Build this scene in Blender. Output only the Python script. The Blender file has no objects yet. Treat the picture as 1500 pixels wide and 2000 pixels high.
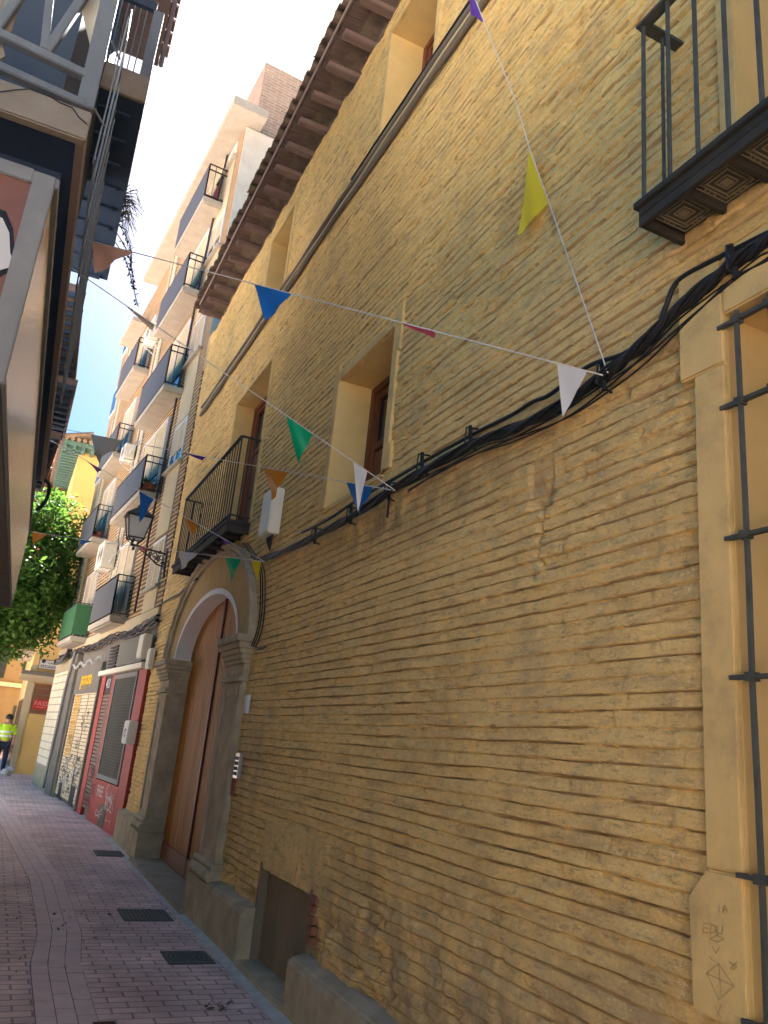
import bpy, bmesh, math, random
import numpy as np
from mathutils import Vector, Matrix
random.seed(7); np.random.seed(7)
C = bpy.context.scene.collection
R = math.radians
# ------------------------------------------------------------------ camera
cpx = np.array([750., 1000.]); VV = np.array([1239., -4008.]); HH = np.array([-11., 1402.])
FPX = float(np.sqrt(-np.dot(VV-cpx, HH-cpx)))
def _cam(p): return np.array([p[0]-cpx[0], p[1]-cpx[1], FPX])
_up = _cam(VV); _up /= np.linalg.norm(_up)
_fw = _cam(HH); _fw -= _up*_fw.dot(_up); _fw /= np.linalg.norm(_fw)
_rt = np.cross(_fw, _up)
MM = np.array([_rt, _fw, _up]); CAMH = 1.6; CP = np.array([0, 0, CAMH])
cd = bpy.data.cameras.new('camera'); co = bpy.data.objects.new('camera', cd); C.objects.link(co)
m3 = np.column_stack([MM[:, 0], -MM[:, 1], -MM[:, 2]])
mw = Matrix([[*m3[0], 0], [*m3[1], 0], [*m3[2], CAMH], [0, 0, 0, 1]])
co.matrix_world = mw
cd.sensor_fit = 'VERTICAL'; cd.sensor_height = 36; cd.lens = FPX/2000*36; cd.clip_end = 2000; cd.clip_start = 0.05
bpy.context.scene.camera = co
# ------------------------------------------------------------------ light
SUN_AZ, SUN_EL = 17.0, 45.0
w = bpy.data.worlds.new('World'); bpy.context.scene.world = w; w.use_nodes = True
nt = w.node_tree; sk = nt.nodes.new('ShaderNodeTexSky'); sk.sky_type = 'NISHITA'; sk.sun_disc = False
sk.sun_elevation = R(SUN_EL); sk.sun_rotation = R(SUN_AZ); sk.air_density = 1.0; sk.dust_density = 1.2; sk.ozone_density = 1.5
bg = nt.nodes['Background']; gm_ = nt.nodes.new('ShaderNodeGamma'); gm_.inputs[1].default_value = .43
hs = nt.nodes.new('ShaderNodeHueSaturation'); hs.inputs['Saturation'].default_value = 4.2; hs.inputs['Value'].default_value = 1.0
nt.links.new(sk.outputs[0], gm_.inputs[0]); nt.links.new(gm_.outputs[0], hs.inputs['Color']); nt.links.new(hs.outputs[0], bg.inputs[0]); bg.inputs[1].default_value = 0.047
sl = bpy.data.lights.new('sun', 'SUN'); sl.energy = 5.0; sl.angle = R(0.5); sl.color = (1, .97, .90)
so = bpy.data.objects.new('sun', sl); C.objects.link(so)
sd = Vector((math.sin(R(SUN_AZ))*math.cos(R(SUN_EL)), math.cos(R(SUN_AZ))*math.cos(R(SUN_EL)), math.sin(R(SUN_EL))))
so.rotation_euler = sd.to_track_quat('Z', 'Y').to_euler(); so.location = sd*60
vs = bpy.context.scene.view_settings
vs.view_transform = 'Standard'; vs.look = 'None'; vs.gamma = 1; vs.use_curve_mapping = False; vs.exposure = 3.72
cy = bpy.context.scene.cycles
cy.max_bounces = 8; cy.diffuse_bounces = 6
# ------------------------------------------------------------------ measuring helpers (photo pixel -> point on a plane of the place)
def ray(px, py): return MM @ _cam((px, py))
def onX(px, py, X): d = ray(px, py); return Vector(CP + d*(X/d[0]))
def onY(px, py, Y): d = ray(px, py); return Vector(CP + d*(Y/d[1]))
def onZ(px, py, Z): d = ray(px, py); return Vector(CP + d*((Z-CAMH)/d[2]))
def proj(p):
    q = MM.T @ (np.array(p, float)-CP); return cpx[0]+FPX*q[0]/q[2], cpx[1]+FPX*q[1]/q[2]
# ------------------------------------------------------------------ materials
MATS = {}
def mat(name, col, rough=.85, var=.0, vscale=3., col2=None, bump=0., bscale=40., metal=0., spec=.3, stretch=(1, 1, 1), dirt=0., dcol=(.05, .04, .03), dscale=1.2, trans=0.):
    if name in MATS: return MATS[name]
    m = bpy.data.materials.new(name); m.use_nodes = True; n = m.node_tree.nodes; l = m.node_tree.links
    b = n['Principled BSDF']; b.inputs['Roughness'].default_value = rough; b.inputs['Metallic'].default_value = metal
    b.inputs['Specular IOR Level'].default_value = spec
    b.inputs['Base Color'].default_value = (*col, 1)
    if var or col2 or bump or dirt:
        tc = n.new('ShaderNodeTexCoord'); mp = n.new('ShaderNodeMapping'); mp.inputs['Scale'].default_value = stretch
        l.new(tc.outputs['Object'], mp.inputs[0])
    last = None
    if var or col2:
        no = n.new('ShaderNodeTexNoise'); no.inputs['Scale'].default_value = vscale; no.inputs['Detail'].default_value = 8; no.inputs['Roughness'].default_value = .65
        l.new(mp.outputs[0], no.inputs['Vector'])
        rp = n.new('ShaderNodeMapRange'); rp.inputs[1].default_value = .32; rp.inputs[2].default_value = .68; l.new(no.outputs[0], rp.inputs[0])
        mx = n.new('ShaderNodeMix'); mx.data_type = 'RGBA'
        c2 = col2 or tuple(c*(1-var) for c in col)
        mx.inputs[6].default_value = (*col, 1); mx.inputs[7].default_value = (*c2, 1)
        l.new(rp.outputs[0], mx.inputs[0]); last = mx.outputs[2]
    if dirt:
        no = n.new('ShaderNodeTexNoise'); no.inputs['Scale'].default_value = dscale; no.inputs['Detail'].default_value = 10; no.inputs['Roughness'].default_value = .7
        l.new(mp.outputs[0], no.inputs['Vector'])
        rp = n.new('ShaderNodeMapRange'); rp.inputs[1].default_value = .5; rp.inputs[2].default_value = .72; rp.inputs[4].default_value = dirt; l.new(no.outputs[0], rp.inputs[0])
        mx = n.new('ShaderNodeMix'); mx.data_type = 'RGBA'
        if last: l.new(last, mx.inputs[6])
        else: mx.inputs[6].default_value = (*col, 1)
        mx.inputs[7].default_value = (*dcol, 1); l.new(rp.outputs[0], mx.inputs[0]); last = mx.outputs[2]
    if last: l.new(last, b.inputs['Base Color'])
    if bump:
        no = n.new('ShaderNodeTexNoise'); no.inputs['Scale'].default_value = bscale; no.inputs['Detail'].default_value = 8; no.inputs['Roughness'].default_value = .65
        l.new(mp.outputs[0], no.inputs['Vector'])
        bu = n.new('ShaderNodeBump'); bu.inputs['Strength'].default_value = 1; bu.inputs['Distance'].default_value = bump
        l.new(no.outputs[0], bu.inputs['Height']); l.new(bu.outputs[0], b.inputs['Normal'])
    if trans:
        out = n['Material Output']; tr = n.new('ShaderNodeBsdfTranslucent'); ms = n.new('ShaderNodeMixShader'); ms.inputs[0].default_value = trans
        if last: l.new(last, tr.inputs[0])
        else: tr.inputs[0].default_value = (*col, 1)
        l.new(b.outputs[0], ms.inputs[1]); l.new(tr.outputs[0], ms.inputs[2]); l.new(ms.outputs[0], out.inputs[0])
    MATS[name] = m; return m
def brickmat(name, c1, c2, mortar, bw, rh, ms=.012, axes='yz', bump=.004, rough=.9, var=.25, offs=.5, squash=None, dirt=0.):
    if name in MATS: return MATS[name]
    m = bpy.data.materials.new(name); m.use_nodes = True; n = m.node_tree.nodes; l = m.node_tree.links
    b = n['Principled BSDF']; b.inputs['Roughness'].default_value = rough; b.inputs['Specular IOR Level'].default_value = .25
    tc = n.new('ShaderNodeTexCoord'); sp = n.new('ShaderNodeSeparateXYZ'); cb = n.new('ShaderNodeCombineXYZ')
    l.new(tc.outputs['Object'], sp.inputs[0])
    wn = n.new('ShaderNodeTexNoise'); wn.inputs['Scale'].default_value = 2.5; l.new(tc.outputs['Object'], wn.inputs['Vector'])
    ml = n.new('ShaderNodeMath'); ml.operation = 'MULTIPLY_ADD'; ml.inputs[1].default_value = .02; l.new(wn.outputs[0], ml.inputs[0])
    l.new(sp.outputs['xyz'.index(axes[1])], ml.inputs[2])
    l.new(sp.outputs['xyz'.index(axes[0])], cb.inputs[0]); l.new(ml.outputs[0], cb.inputs[1])
    br = n.new('ShaderNodeTexBrick'); l.new(cb.outputs[0], br.inputs['Vector'])
    br.inputs['Color1'].default_value = (*c1, 1); br.inputs['Color2'].default_value = (*c2, 1); br.inputs['Mortar'].default_value = (*mortar, 1)
    br.inputs['Scale'].default_value = 1; br.inputs['Mortar Size'].default_value = ms; br.inputs['Mortar Smooth'].default_value = .3
    br.inputs['Brick Width'].default_value = bw; br.inputs['Row Height'].default_value = rh; br.offset = offs
    no = n.new('ShaderNodeTexNoise'); no.inputs['Scale'].default_value = 1.3; no.inputs['Detail'].default_value = 10; no.inputs['Roughness'].default_value = .7
    l.new(tc.outputs['Object'], no.inputs['Vector'])
    rp = n.new('ShaderNodeMapRange'); rp.inputs[1].default_value = .3; rp.inputs[2].default_value = .7; rp.inputs[3].default_value = 1-var; rp.inputs[4].default_value = 1+var*.4; l.new(no.outputs[0], rp.inputs[0])
    mx = n.new('ShaderNodeMix'); mx.data_type = 'RGBA'; mx.blend_type = 'MULTIPLY'; mx.inputs[0].default_value = 1
    l.new(br.outputs['Color'], mx.inputs[6]); l.new(rp.outputs[0], mx.inputs[7]); l.new(mx.outputs[2], b.inputs['Base Color'])
    n2 = n.new('ShaderNodeTexNoise'); n2.inputs['Scale'].default_value = 60; n2.inputs['Detail'].default_value = 5; l.new(tc.outputs['Object'], n2.inputs['Vector'])
    ad = n.new('ShaderNodeMath'); ad.operation = 'MULTIPLY_ADD'; ad.inputs[1].default_value = -1.0; l.new(br.outputs['Fac'], ad.inputs[0])
    m2 = n.new('ShaderNodeMath'); m2.operation = 'MULTIPLY'; m2.inputs[1].default_value = .5; l.new(n2.outputs[0], m2.inputs[0]); l.new(m2.outputs[0], ad.inputs[2])
    bu = n.new('ShaderNodeBump'); bu.inputs['Distance'].default_value = bump; l.new(ad.outputs[0], bu.inputs['Height']); l.new(bu.outputs[0], b.inputs['Normal'])
    MATS[name] = m; return m
# colours
PAINT = (.92, .635, .235)
M_wall = mat('painted_brick', PAINT, .9, col2=(.82, .55, .20), vscale=1.6, bump=.008, bscale=85, dirt=.5, dcol=(.34, .24, .12), dscale=.9)
def wall_material():
    m = M_wall; n = m.node_tree.nodes; l = m.node_tree.links; b = n['Principled BSDF']
    src = b.inputs['Base Color'].links[0].from_socket; tc = [q for q in n if q.type == 'TEX_COORD'][0]
    def layer(src, scale, lo, hi, col, fac, stretch=(1, 1, 1), rough=.7):
        mp = n.new('ShaderNodeMapping'); mp.inputs['Scale'].default_value = stretch; l.new(tc.outputs['Object'], mp.inputs[0])
        no = n.new('ShaderNodeTexNoise'); no.inputs['Scale'].default_value = scale; no.inputs['Detail'].default_value = 12; no.inputs['Roughness'].default_value = rough
        l.new(mp.outputs[0], no.inputs['Vector']); rp = n.new('ShaderNodeMapRange'); rp.inputs[1].default_value = lo; rp.inputs[2].default_value = hi; rp.inputs[4].default_value = fac
        l.new(no.outputs[0], rp.inputs[0]); mx = n.new('ShaderNodeMix'); mx.data_type = 'RGBA'; l.new(src, mx.inputs[6]); mx.inputs[7].default_value = (*col, 1); l.new(rp.outputs[0], mx.inputs[0]); return mx.outputs[2]
    src = layer(src, 4.5, .50, .66, (.42, .27, .14), .55, (1, .55, 2.2))
    src = layer(src, 20, .52, .64, (.24, .15, .07), .65, (1, .5, 1.9), .78)
    src = layer(src, 75, .50, .64, (.36, .25, .11), .42, (1, .7, 1.4), .8)
    src = layer(src, 2.2, .56, .70, (.46, .34, .18), .6, (1, 1, 1))
    src = layer(src, 34, .55, .63, (.90, .68, .34), .75, (1, .8, 1.6), .75)
    # soot and rain stains: a brown band under the cable run, tide marks near the ground
    sp = n.new('ShaderNodeSeparateXYZ'); l.new(tc.outputs['Object'], sp.inputs[0])
    def band(src, axis2, zc, zh, yc, yh, col, fac):
        def tri(sock, c_, h_):
            a = n.new('ShaderNodeMath'); a.operation = 'SUBTRACT'; a.inputs[1].default_value = c_; l.new(sock, a.inputs[0])
            b_ = n.new('ShaderNodeMath'); b_.operation = 'ABSOLUTE'; l.new(a.outputs[0], b_.inputs[0])
            r_ = n.new('ShaderNodeMapRange'); r_.interpolation_type = 'SMOOTHSTEP'; r_.inputs[1].default_value = 0; r_.inputs[2].default_value = h_; r_.inputs[3].default_value = 1; r_.inputs[4].default_value = 0; l.new(b_.outputs[0], r_.inputs[0]); return r_.outputs[0]
        t1 = tri(sp.outputs[2], zc, zh); t2 = tri(sp.outputs[1], yc, yh)
        mp = n.new('ShaderNodeMapping'); mp.inputs['Scale'].default_value = (1, 1, .6); l.new(tc.outputs['Object'], mp.inputs[0])
        no = n.new('ShaderNodeTexNoise'); no.inputs['Scale'].default_value = 5; no.inputs['Detail'].default_value = 10; no.inputs['Roughness'].default_value = .7; l.new(mp.outputs[0], no.inputs['Vector'])
        r2 = n.new('ShaderNodeMapRange'); r2.inputs[1].default_value = .38; r2.inputs[2].default_value = .62; r2.inputs[4].default_value = fac; l.new(no.outputs[0], r2.inputs[0])
        m1 = n.new('ShaderNodeMath'); m1.operation = 'MULTIPLY'; l.new(t1, m1.inputs[0]); l.new(t2, m1.inputs[1])
        m2 = n.new('ShaderNodeMath'); m2.operation = 'MULTIPLY'; l.new(m1.outputs[0], m2.inputs[0]); l.new(r2.outputs[0], m2.inputs[1])
        mx = n.new('ShaderNodeMix'); mx.data_type = 'RGBA'; l.new(src, mx.inputs[6]); mx.inputs[7].default_value = (*col, 1); l.new(m2.outputs[0], mx.inputs[0]); return mx.outputs[2]
    src = band(src, 0, 3.12, .34, -1.4, 2.6, (.20, .13, .07), .85)
    src = band(src, 0, .55, .75, -2., 4.5, (.27, .21, .15), .75)
    src = band(src, 0, 1.5, .8, 1.2, .9, (.30, .23, .16), .7)
    src = band(src, 0, 2.9, .22, -3.05, .16, (.36, .25, .17), .9)
    l.new(src, b.inputs['Base Color'])
wall_material()
M_plaster = mat('ochre_plaster', (.76, .53, .21), .9, col2=(.62, .43, .17), vscale=5, bump=.004, bscale=60, dirt=.6, dcol=(.40, .29, .15), dscale=5)
M_jamb = mat('smooth_plaster', (.80, .56, .22), .9, col2=(.66, .46, .18), vscale=2.5, bump=.0006, bscale=25)
M_white = mat('white_plaster', (.80, .79, .77), .9, col2=(.72, .71, .70), vscale=3, bump=.0006)
M_stone = mat('grey_stone', (.50, .42, .28), .9, col2=(.32, .27, .18), vscale=5, bump=.002, bscale=40, dirt=.35, dcol=(.22, .19, .13), dscale=3)
M_stone_d = mat('dark_mortar', (.25, .20, .13), .95, col2=(.19, .15, .10), vscale=4, bump=.002, bscale=30, stretch=(1, 1, .4))
M_strip = mat('kerb_concrete', (.62, .62, .56), .9, col2=(.42, .42, .38), vscale=8, bump=.002, bscale=60)
M_wood = mat('varnished_wood', (.44, .18, .025), .55, col2=(.17, .06, .012), vscale=2.5, stretch=(1, 9, .16), bump=.0008, bscale=30, spec=.2)
M_wood_d = mat('dark_wood', (.22, .075, .035), .5, col2=(.13, .045, .02), vscale=8, stretch=(1, 5, .4), bump=.001, bscale=25)
M_eave = mat('eave_timber', (.24, .165, .14), .9, col2=(.16, .11, .095), vscale=6, stretch=(.6, 5, 1), bump=.003, bscale=18)
M_tile = mat('roof_clay', (.26, .19, .13), .9, col2=(.13, .10, .075), vscale=9, bump=.003, bscale=30)
M_iron = mat('black_iron', (.035, .035, .033), .55, col2=(.06, .052, .045), vscale=15, bump=.0006, bscale=80)
M_iron_g = mat('grey_green_iron', (.085, .088, .072), .6, col2=(.05, .05, .042), vscale=14, bump=.0008, bscale=60)
M_cable = mat('black_cable', (.02, .02, .021), .5)
M_cord = mat('white_cord', (.62, .60, .56), .8)
M_glass = mat('window_glass', (.03, .033, .035), .15, spec=.35)
M_cream = mat('cream_render', (.50, .42, .26), .9, col2=(.44, .37, .23), vscale=2, bump=.0008)
M_cream2 = mat('cream_slab', (.42, .385, .30), .9, col2=(.34, .31, .24), vscale=4, bump=.001)
M_gable = mat('pale_render', (.60, .56, .46), .9, col2=(.48, .44, .35), vscale=3, bump=.004, bscale=12)
M_brick = brickmat('buff_brick', (.58, .42, .22), (.52, .36, .18), (.17, .10, .05), 40., .085, .026, bump=.014)
M_brickx = brickmat('old_red_brick', (.40, .27, .18), (.33, .22, .15), (.42, .36, .28), .28, .075, .016, axes='xz', bump=.01)
M_screen = mat('grey_screen', (.085, .088, .092), .7, col2=(.07, .073, .077), vscale=20)
M_green = mat('green_screen', (.045, .15, .06), .7, col2=(.035, .115, .05), vscale=12, stretch=(3, 3, .3))
M_rail = mat('rail_iron', (.03, .028, .03), .5)
M_red = mat('red_paint', (.42, .06, .042), .6, col2=(.34, .045, .035), vscale=5, bump=.0006)
M_mesh = mat('metal_mesh', (.085, .083, .07), .6, col2=(.065, .063, .053), vscale=60)
M_shut = mat('roller_slat', (.72, .60, .38), .55, col2=(.58, .48, .30), vscale=4)
M_dgrey = mat('dark_grey_render', (.19, .175, .14), .9, col2=(.13, .12, .10), vscale=5, bump=.001)
M_grey = mat('mid_grey_metal', (.20, .20, .19), .6)
M_pvc = mat('ivory_plastic', (.84, .79, .64), .5, col2=(.74, .69, .55), vscale=6)
M_steel = mat('brushed_steel', (.74, .66, .57), .24, metal=.95, col2=(.60, .51, .43), vscale=3, stretch=(1, 1, .15), bump=.0006, bscale=50)
M_frame = mat('grey_frame', (.25, .26, .25), .6, col2=(.20, .205, .20), vscale=6)
M_salmon = mat('salmon_print', (.25, .12, .085), .5, col2=(.20, .09, .065), vscale=3)
M_white_p = mat('white_print', (.6, .6, .58), .6)
M_black_p = mat('black_print', (.02, .02, .022), .6)
M_ltwood = mat('grey_painted_wood', (.20, .22, .23), .8, col2=(.14, .155, .165), vscale=5, stretch=(1, 1, .5), bump=.001)
M_soffit = mat('flare_blue_soffit', (.045, .075, .13), .9, col2=(.032, .055, .10), vscale=3, bump=.002, bscale=12)  # blue tint of lens flare is put into the soffit's base colour
M_beam = mat('cracked_render_beam', (.33, .28, .21), .9, col2=(.24, .20, .15), vscale=4, bump=.003, bscale=18, dirt=.6, dcol=(.16, .12, .09), dscale=3)
M_reed = mat('reed_blind', (.34, .30, .23), .9, col2=(.22, .19, .14), vscale=60, stretch=(1, 1, .1), bump=.003, bscale=90)
M_yel = mat('yellow_render', (.66, .46, .17), .9, col2=(.60, .41, .15), vscale=2, bump=.0008)
M_orange = mat('orange_render', (.22, .15, .075), .9, col2=(.18, .12, .06), vscale=2)
M_teal = mat('teal_eave_wood', (.10, .19, .16), .8, col2=(.06, .12, .10), vscale=8)
M_leaf = mat('leaf_green', (.11, .21, .03), .6, col2=(.05, .12, .02), vscale=1.5, trans=.5)
M_leafr = mat('leaf_red', (.26, .09, .04), .6, col2=(.15, .09, .03), vscale=1.5, trans=.4)
M_bark = mat('bark', (.12, .09, .065), .95, col2=(.07, .055, .04), vscale=8, stretch=(1, 1, .3), bump=.01, bscale=20)
M_dry = mat('dry_stem', (.07, .07, .04), .9)
M_terra = mat('terracotta', (.40, .12, .06), .8, col2=(.32, .09, .045), vscale=8)
M_fillbrick = brickmat('exposed_brick', (.24, .07, .045), (.19, .055, .035), (.17, .13, .09), .28, .0635, .012, bump=.01)
M_marks = mat('carved_line', (.50, .36, .15), .95)
M_tilew = brickmat('glazed_block', (.82, .80, .58), (.76, .73, .52), (.28, .27, .20), .36, .19, .014, bump=.003, rough=.35)
# ------------------------------------------------------------------ mesh builder
LOC = {}
class MB:
    def __init__(s): s.v = []; s.f = []
    def add(s, vs, fs):
        k = len(s.v); s.v += [tuple(map(float, p)) for p in vs]; s.f += [tuple(i+k for i in f) for f in fs]; return s
    def box(s, x0, y0, z0, x1, y1, z1):
        x0, x1 = min(x0, x1), max(x0, x1); y0, y1 = min(y0, y1), max(y0, y1); z0, z1 = min(z0, z1), max(z0, z1)
        return s.add([(x0,y0,z0),(x1,y0,z0),(x1,y1,z0),(x0,y1,z0),(x0,y0,z1),(x1,y0,z1),(x1,y1,z1),(x0,y1,z1)],
                     [(0,3,2,1),(4,5,6,7),(0,1,5,4),(1,2,6,5),(2,3,7,6),(3,0,4,7)])
    def pbox(s, o, a, b, c):   # parallelepiped from origin and three edge vectors
        o, a, b, c = map(Vector, (o, a, b, c))
        if a.cross(b).dot(c) < 0: a, b = b, a
        return s.add([o, o+a, o+a+b, o+b, o+c, o+a+c, o+a+b+c, o+b+c], [(0,3,2,1),(4,5,6,7),(0,1,5,4),(1,2,6,5),(2,3,7,6),(3,0,4,7)])
    def beam(s, p, q, wd, hh=None, up=(0, 0, 1)):
        p, q = Vector(p), Vector(q); d = (q-p); up = Vector(up)
        sx = d.cross(up)
        if sx.length < 1e-6: sx = Vector((1, 0, 0))
        sx.normalize(); sy = sx.cross(d).normalized(); hh = hh or wd
        return s.pbox(p-sx*wd/2-sy*hh/2, sx*wd, sy*hh, d)
    def tube(s, pts, r, n=8, cap=True):
        pts = [Vector(p) for p in pts]; k0 = len(s.v); m = len(pts)
        rr = r if isinstance(r, (list, tuple)) else [r]*m
        ref = None
        for i, p in enumerate(pts):
            d = (pts[min(i+1, m-1)]-pts[max(i-1, 0)]).normalized()
            if ref is None: ref = d.orthogonal().normalized()
            ref = (ref-d*ref.dot(d)).normalized(); e = d.cross(ref)
            for j in range(n):
                a = 2*math.pi*j/n; s.v.append(tuple(p+ref*math.cos(a)*rr[i]+e*math.sin(a)*rr[i]))
        for i in range(m-1):
            for j in range(n):
                s.f.append((k0+i*n+j, k0+i*n+(j+1) % n, k0+(i+1)*n+(j+1) % n, k0+(i+1)*n+j))
        if cap:
            s.f.append(tuple(k0+j for j in reversed(range(n)))); s.f.append(tuple(k0+(m-1)*n+j for j in range(n)))
        return s
    def prism(s, poly, d):     # polygon (world points) pushed along d
        d = Vector(d); poly = [Vector(p) for p in poly]; n = len(poly)
        nrm = Vector((0, 0, 0))
        for i in range(n): nrm += poly[i].cross(poly[(i+1) % n])
        if nrm.dot(d) > 0: poly = poly[::-1]
        return s.add(poly+[p+d for p in poly], [tuple(range(n)), tuple(range(2*n-1, n-1, -1))]+[(i, i+n, (i+1) % n+n, (i+1) % n) for i in range(n)])
    def lathe(s, c, prof, n=16):
        k0 = len(s.v)
        for (r, z) in prof:
            for j in range(n):
                a = 2*math.pi*j/n; s.v.append((c[0]+r*math.cos(a), c[1]+r*math.sin(a), c[2]+z))
        for i in range(len(prof)-1):
            for j in range(n): s.f.append((k0+i*n+j, k0+i*n+(j+1) % n, k0+(i+1)*n+(j+1) % n, k0+(i+1)*n+j))
        s.f.append(tuple(k0+j for j in reversed(range(n)))); s.f.append(tuple(k0+(len(prof)-1)*n+j for j in range(n)))
        return s
    def build(s, name, m, parent=None, smooth=False, bev=0.):
        me = bpy.data.meshes.new(name); o = bpy.data.objects.new(name, me); C.objects.link(o)
        off = Vector((0, 0, 0))
        if parent is not None: off = LOC.get(parent.name, Vector((0, 0, 0))); o.parent = parent
        LOC[o.name] = off
        me.from_pydata([(x-off.x, y-off.y, z-off.z) for x, y, z in s.v], [], s.f); me.materials.append(m)
        if smooth: me.polygons.foreach_set('use_smooth', [True]*len(me.polygons))
        if bev:
            bm = bmesh.new(); bm.from_mesh(me)
            es = [e for e in bm.edges if len(e.link_faces) == 2 and e.calc_face_angle(0) > .5]
            bmesh.ops.bevel(bm, geom=es, offset=bev, segments=2, affect='EDGES', clamp_overlap=True); bm.to_mesh(me); bm.free()
        me.update(); return o
def tag(o, label=None, cat=None, group=None, kind=None):
    for k, v in (('label', label), ('category', cat), ('group', group), ('kind', kind)):
        if v: o[k] = v
    return o
def thing(name, label, cat, loc, group=None):
    o = bpy.data.objects.new(name, None); C.objects.link(o); o.location = loc; o.empty_display_size = .2
    LOC[o.name] = Vector(loc); return tag(o, label, cat, group)
def text_mesh(mb, txt, o, u, v, size, th=.004, bold=0.0, center=False, ju=0, jv=0):
    cu = bpy.data.curves.new('t', 'FONT'); cu.body = txt; cu.size = 1; cu.offset = bold; cu.extrude = 0
    cu.resolution_u = 2
    to = bpy.data.objects.new('t', cu); C.objects.link(to)
    me = to.to_mesh(); o, u, v = Vector(o), Vector(u), Vector(v); n = u.cross(v)
    xs = [p.co.x for p in me.vertices]; ys = [p.co.y for p in me.vertices]
    cx = (min(xs)+max(xs))/2 if center else 0; cyy = (min(ys)+max(ys))/2 if center else 0
    mb.add([o+u*((p.co.x-cx)*size)+v*((p.co.y-cyy)*size)+n*th for p in me.vertices], [tuple(f.vertices) for f in me.polygons])
    to.to_mesh_clear(); bpy.data.objects.remove(to); bpy.data.curves.remove(cu)
def stroke(mb, pts, u, v, o, wd, th=.003):
    o, u, v = Vector(o), Vector(u), Vector(v); n = u.cross(v)
    P = [o+u*a+v*b+n*th for a, b in pts]
    for i in range(len(P)-1):
        d = (P[i+1]-P[i]).normalized(); s = d.cross(n).normalized()*wd/2; e = d*wd*.3
        mb.add([P[i]-s-e, P[i]+s-e, P[i+1]+s+e, P[i+1]-s+e], [(0, 1, 2, 3)])
# ------------------------------------------------------------------ numpy value noise
def _h(i, j, sd):
    a = np.sin(i*127.1+j*311.7+sd*74.7)*43758.5453; return a-np.floor(a)
def vn(x, y, sd=0):
    xi = np.floor(x); yi = np.floor(y); xf = x-xi; yf = y-yi; xf = xf*xf*(3-2*xf); yf = yf*yf*(3-2*yf)
    a = _h(xi, yi, sd); b = _h(xi+1, yi, sd); c = _h(xi, yi+1, sd); d = _h(xi+1, yi+1, sd)
    return (a*(1-xf)+b*xf)*(1-yf)+(c*(1-xf)+d*xf)*yf
def fbm(x, y, sd=0, o=4):
    r = 0; a = .5; t = 0
    for k in range(o): r = r+a*vn(x*2**k, y*2**k, sd+k*7); t += a; a *= .5
    return r/t
# ================================================================== SETTING
WX = 2.12
pav = brickmat('paving', (.82, .62, .565), (.69, .52, .49), (.38, .31, .295), .22, .105, .008, axes='xy', bump=.006, rough=.75, var=.5)
g = MB()
xs = [-90, -30, -6]+list(np.arange(-5, 3.01, .25))+[8, 30, 90]; ys = [-60, -20]+list(np.arange(-6, 40.1, .5))+[60, 120, 200]
k = len(xs)
for y in ys:
    for x in xs: g.v.append((x, y, .0))
for j in range(len(ys)-1):
    for i in range(k-1): g.f.append((j*k+i, j*k+i+1, (j+1)*k+i+1, (j+1)*k+i))
tag(g.build('street_paving', pav), kind='structure')
# gutter band of larger stones: three rows running along the street, kinked where the street bends
def gutx(y): return .56+.01*(y-5.3)+(.085*(y-6.5) if 6.5 < y < 7.5 else .085 if 7.5 <= y < 9.8 else .085-.062*(y-9.8) if y >= 9.8 else 0)
gm = brickmat('gutter_stone', (.145, .10, .105), (.115, .085, .09), (.02, .018, .018), .24, .36, .012, axes='xy', bump=.008, rough=.75, var=.35, offs=.5)
gmb = MB()
yy = -4.
while yy < 24:
    ln = .26+.08*random.random()
    for r_ in range(3):
        sh = .0 if r_ != 1 else .13
        x0 = gutx(yy+sh)+r_*.112; x1 = gutx(yy+sh+ln)+r_*.112
        zz = .004+random.uniform(0, .003)
        gmb.add([(x0+.003, yy+sh+.004, -.02), (x0+.109, yy+sh+.004, -.02), (x1+.109, yy+sh+ln-.004, -.02), (x1+.003, yy+sh+ln-.004, -.02),
                 (x0+.003, yy+sh+.004, zz), (x0+.109, yy+sh+.004, zz), (x1+.109, yy+sh+ln-.004, zz), (x1+.003, yy+sh+ln-.004, zz)],
                [(4, 5, 6, 7), (0, 1, 5, 4), (1, 2, 6, 5), (2, 3, 7, 6), (3, 0, 4, 7)])
    yy += ln
M_gs = mat('gutter_setts', (.70, .56, .53), .8, col2=(.56, .45, .43), vscale=5, bump=.002, bscale=50)
tag(gmb.build('gutter_paving', M_gs), kind='structure')
gj = MB()
for y0 in np.arange(-4, 24, .5):
    y1 = y0+.5; gj.add([(gutx(y0)-.003, y0, .0025), (gutx(y0)+.338, y0, .0025), (gutx(y1)+.338, y1, .0025), (gutx(y1)-.003, y1, .0025)], [(0, 1, 2, 3)])
tag(gj.build('gutter_joint', mat('joint_dirt', (.20, .165, .17), .95)), kind='structure')
st = MB()
prev = None
for y in np.arange(-4, 13.6, .12):
    x0 = 1.90+.018*(fbm(np.array([y*3.]), np.array([0.]), 3)[0]-.5)*2
    if prev: st.add([(prev[1], prev[0], .006), (2.3, prev[0], .02), (2.3, y, .02), (x0, y, .006)], [(0, 1, 2, 3)])
    prev = (y, x0)
tag(st.build('pavement_edge', M_strip), kind='structure')
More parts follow.
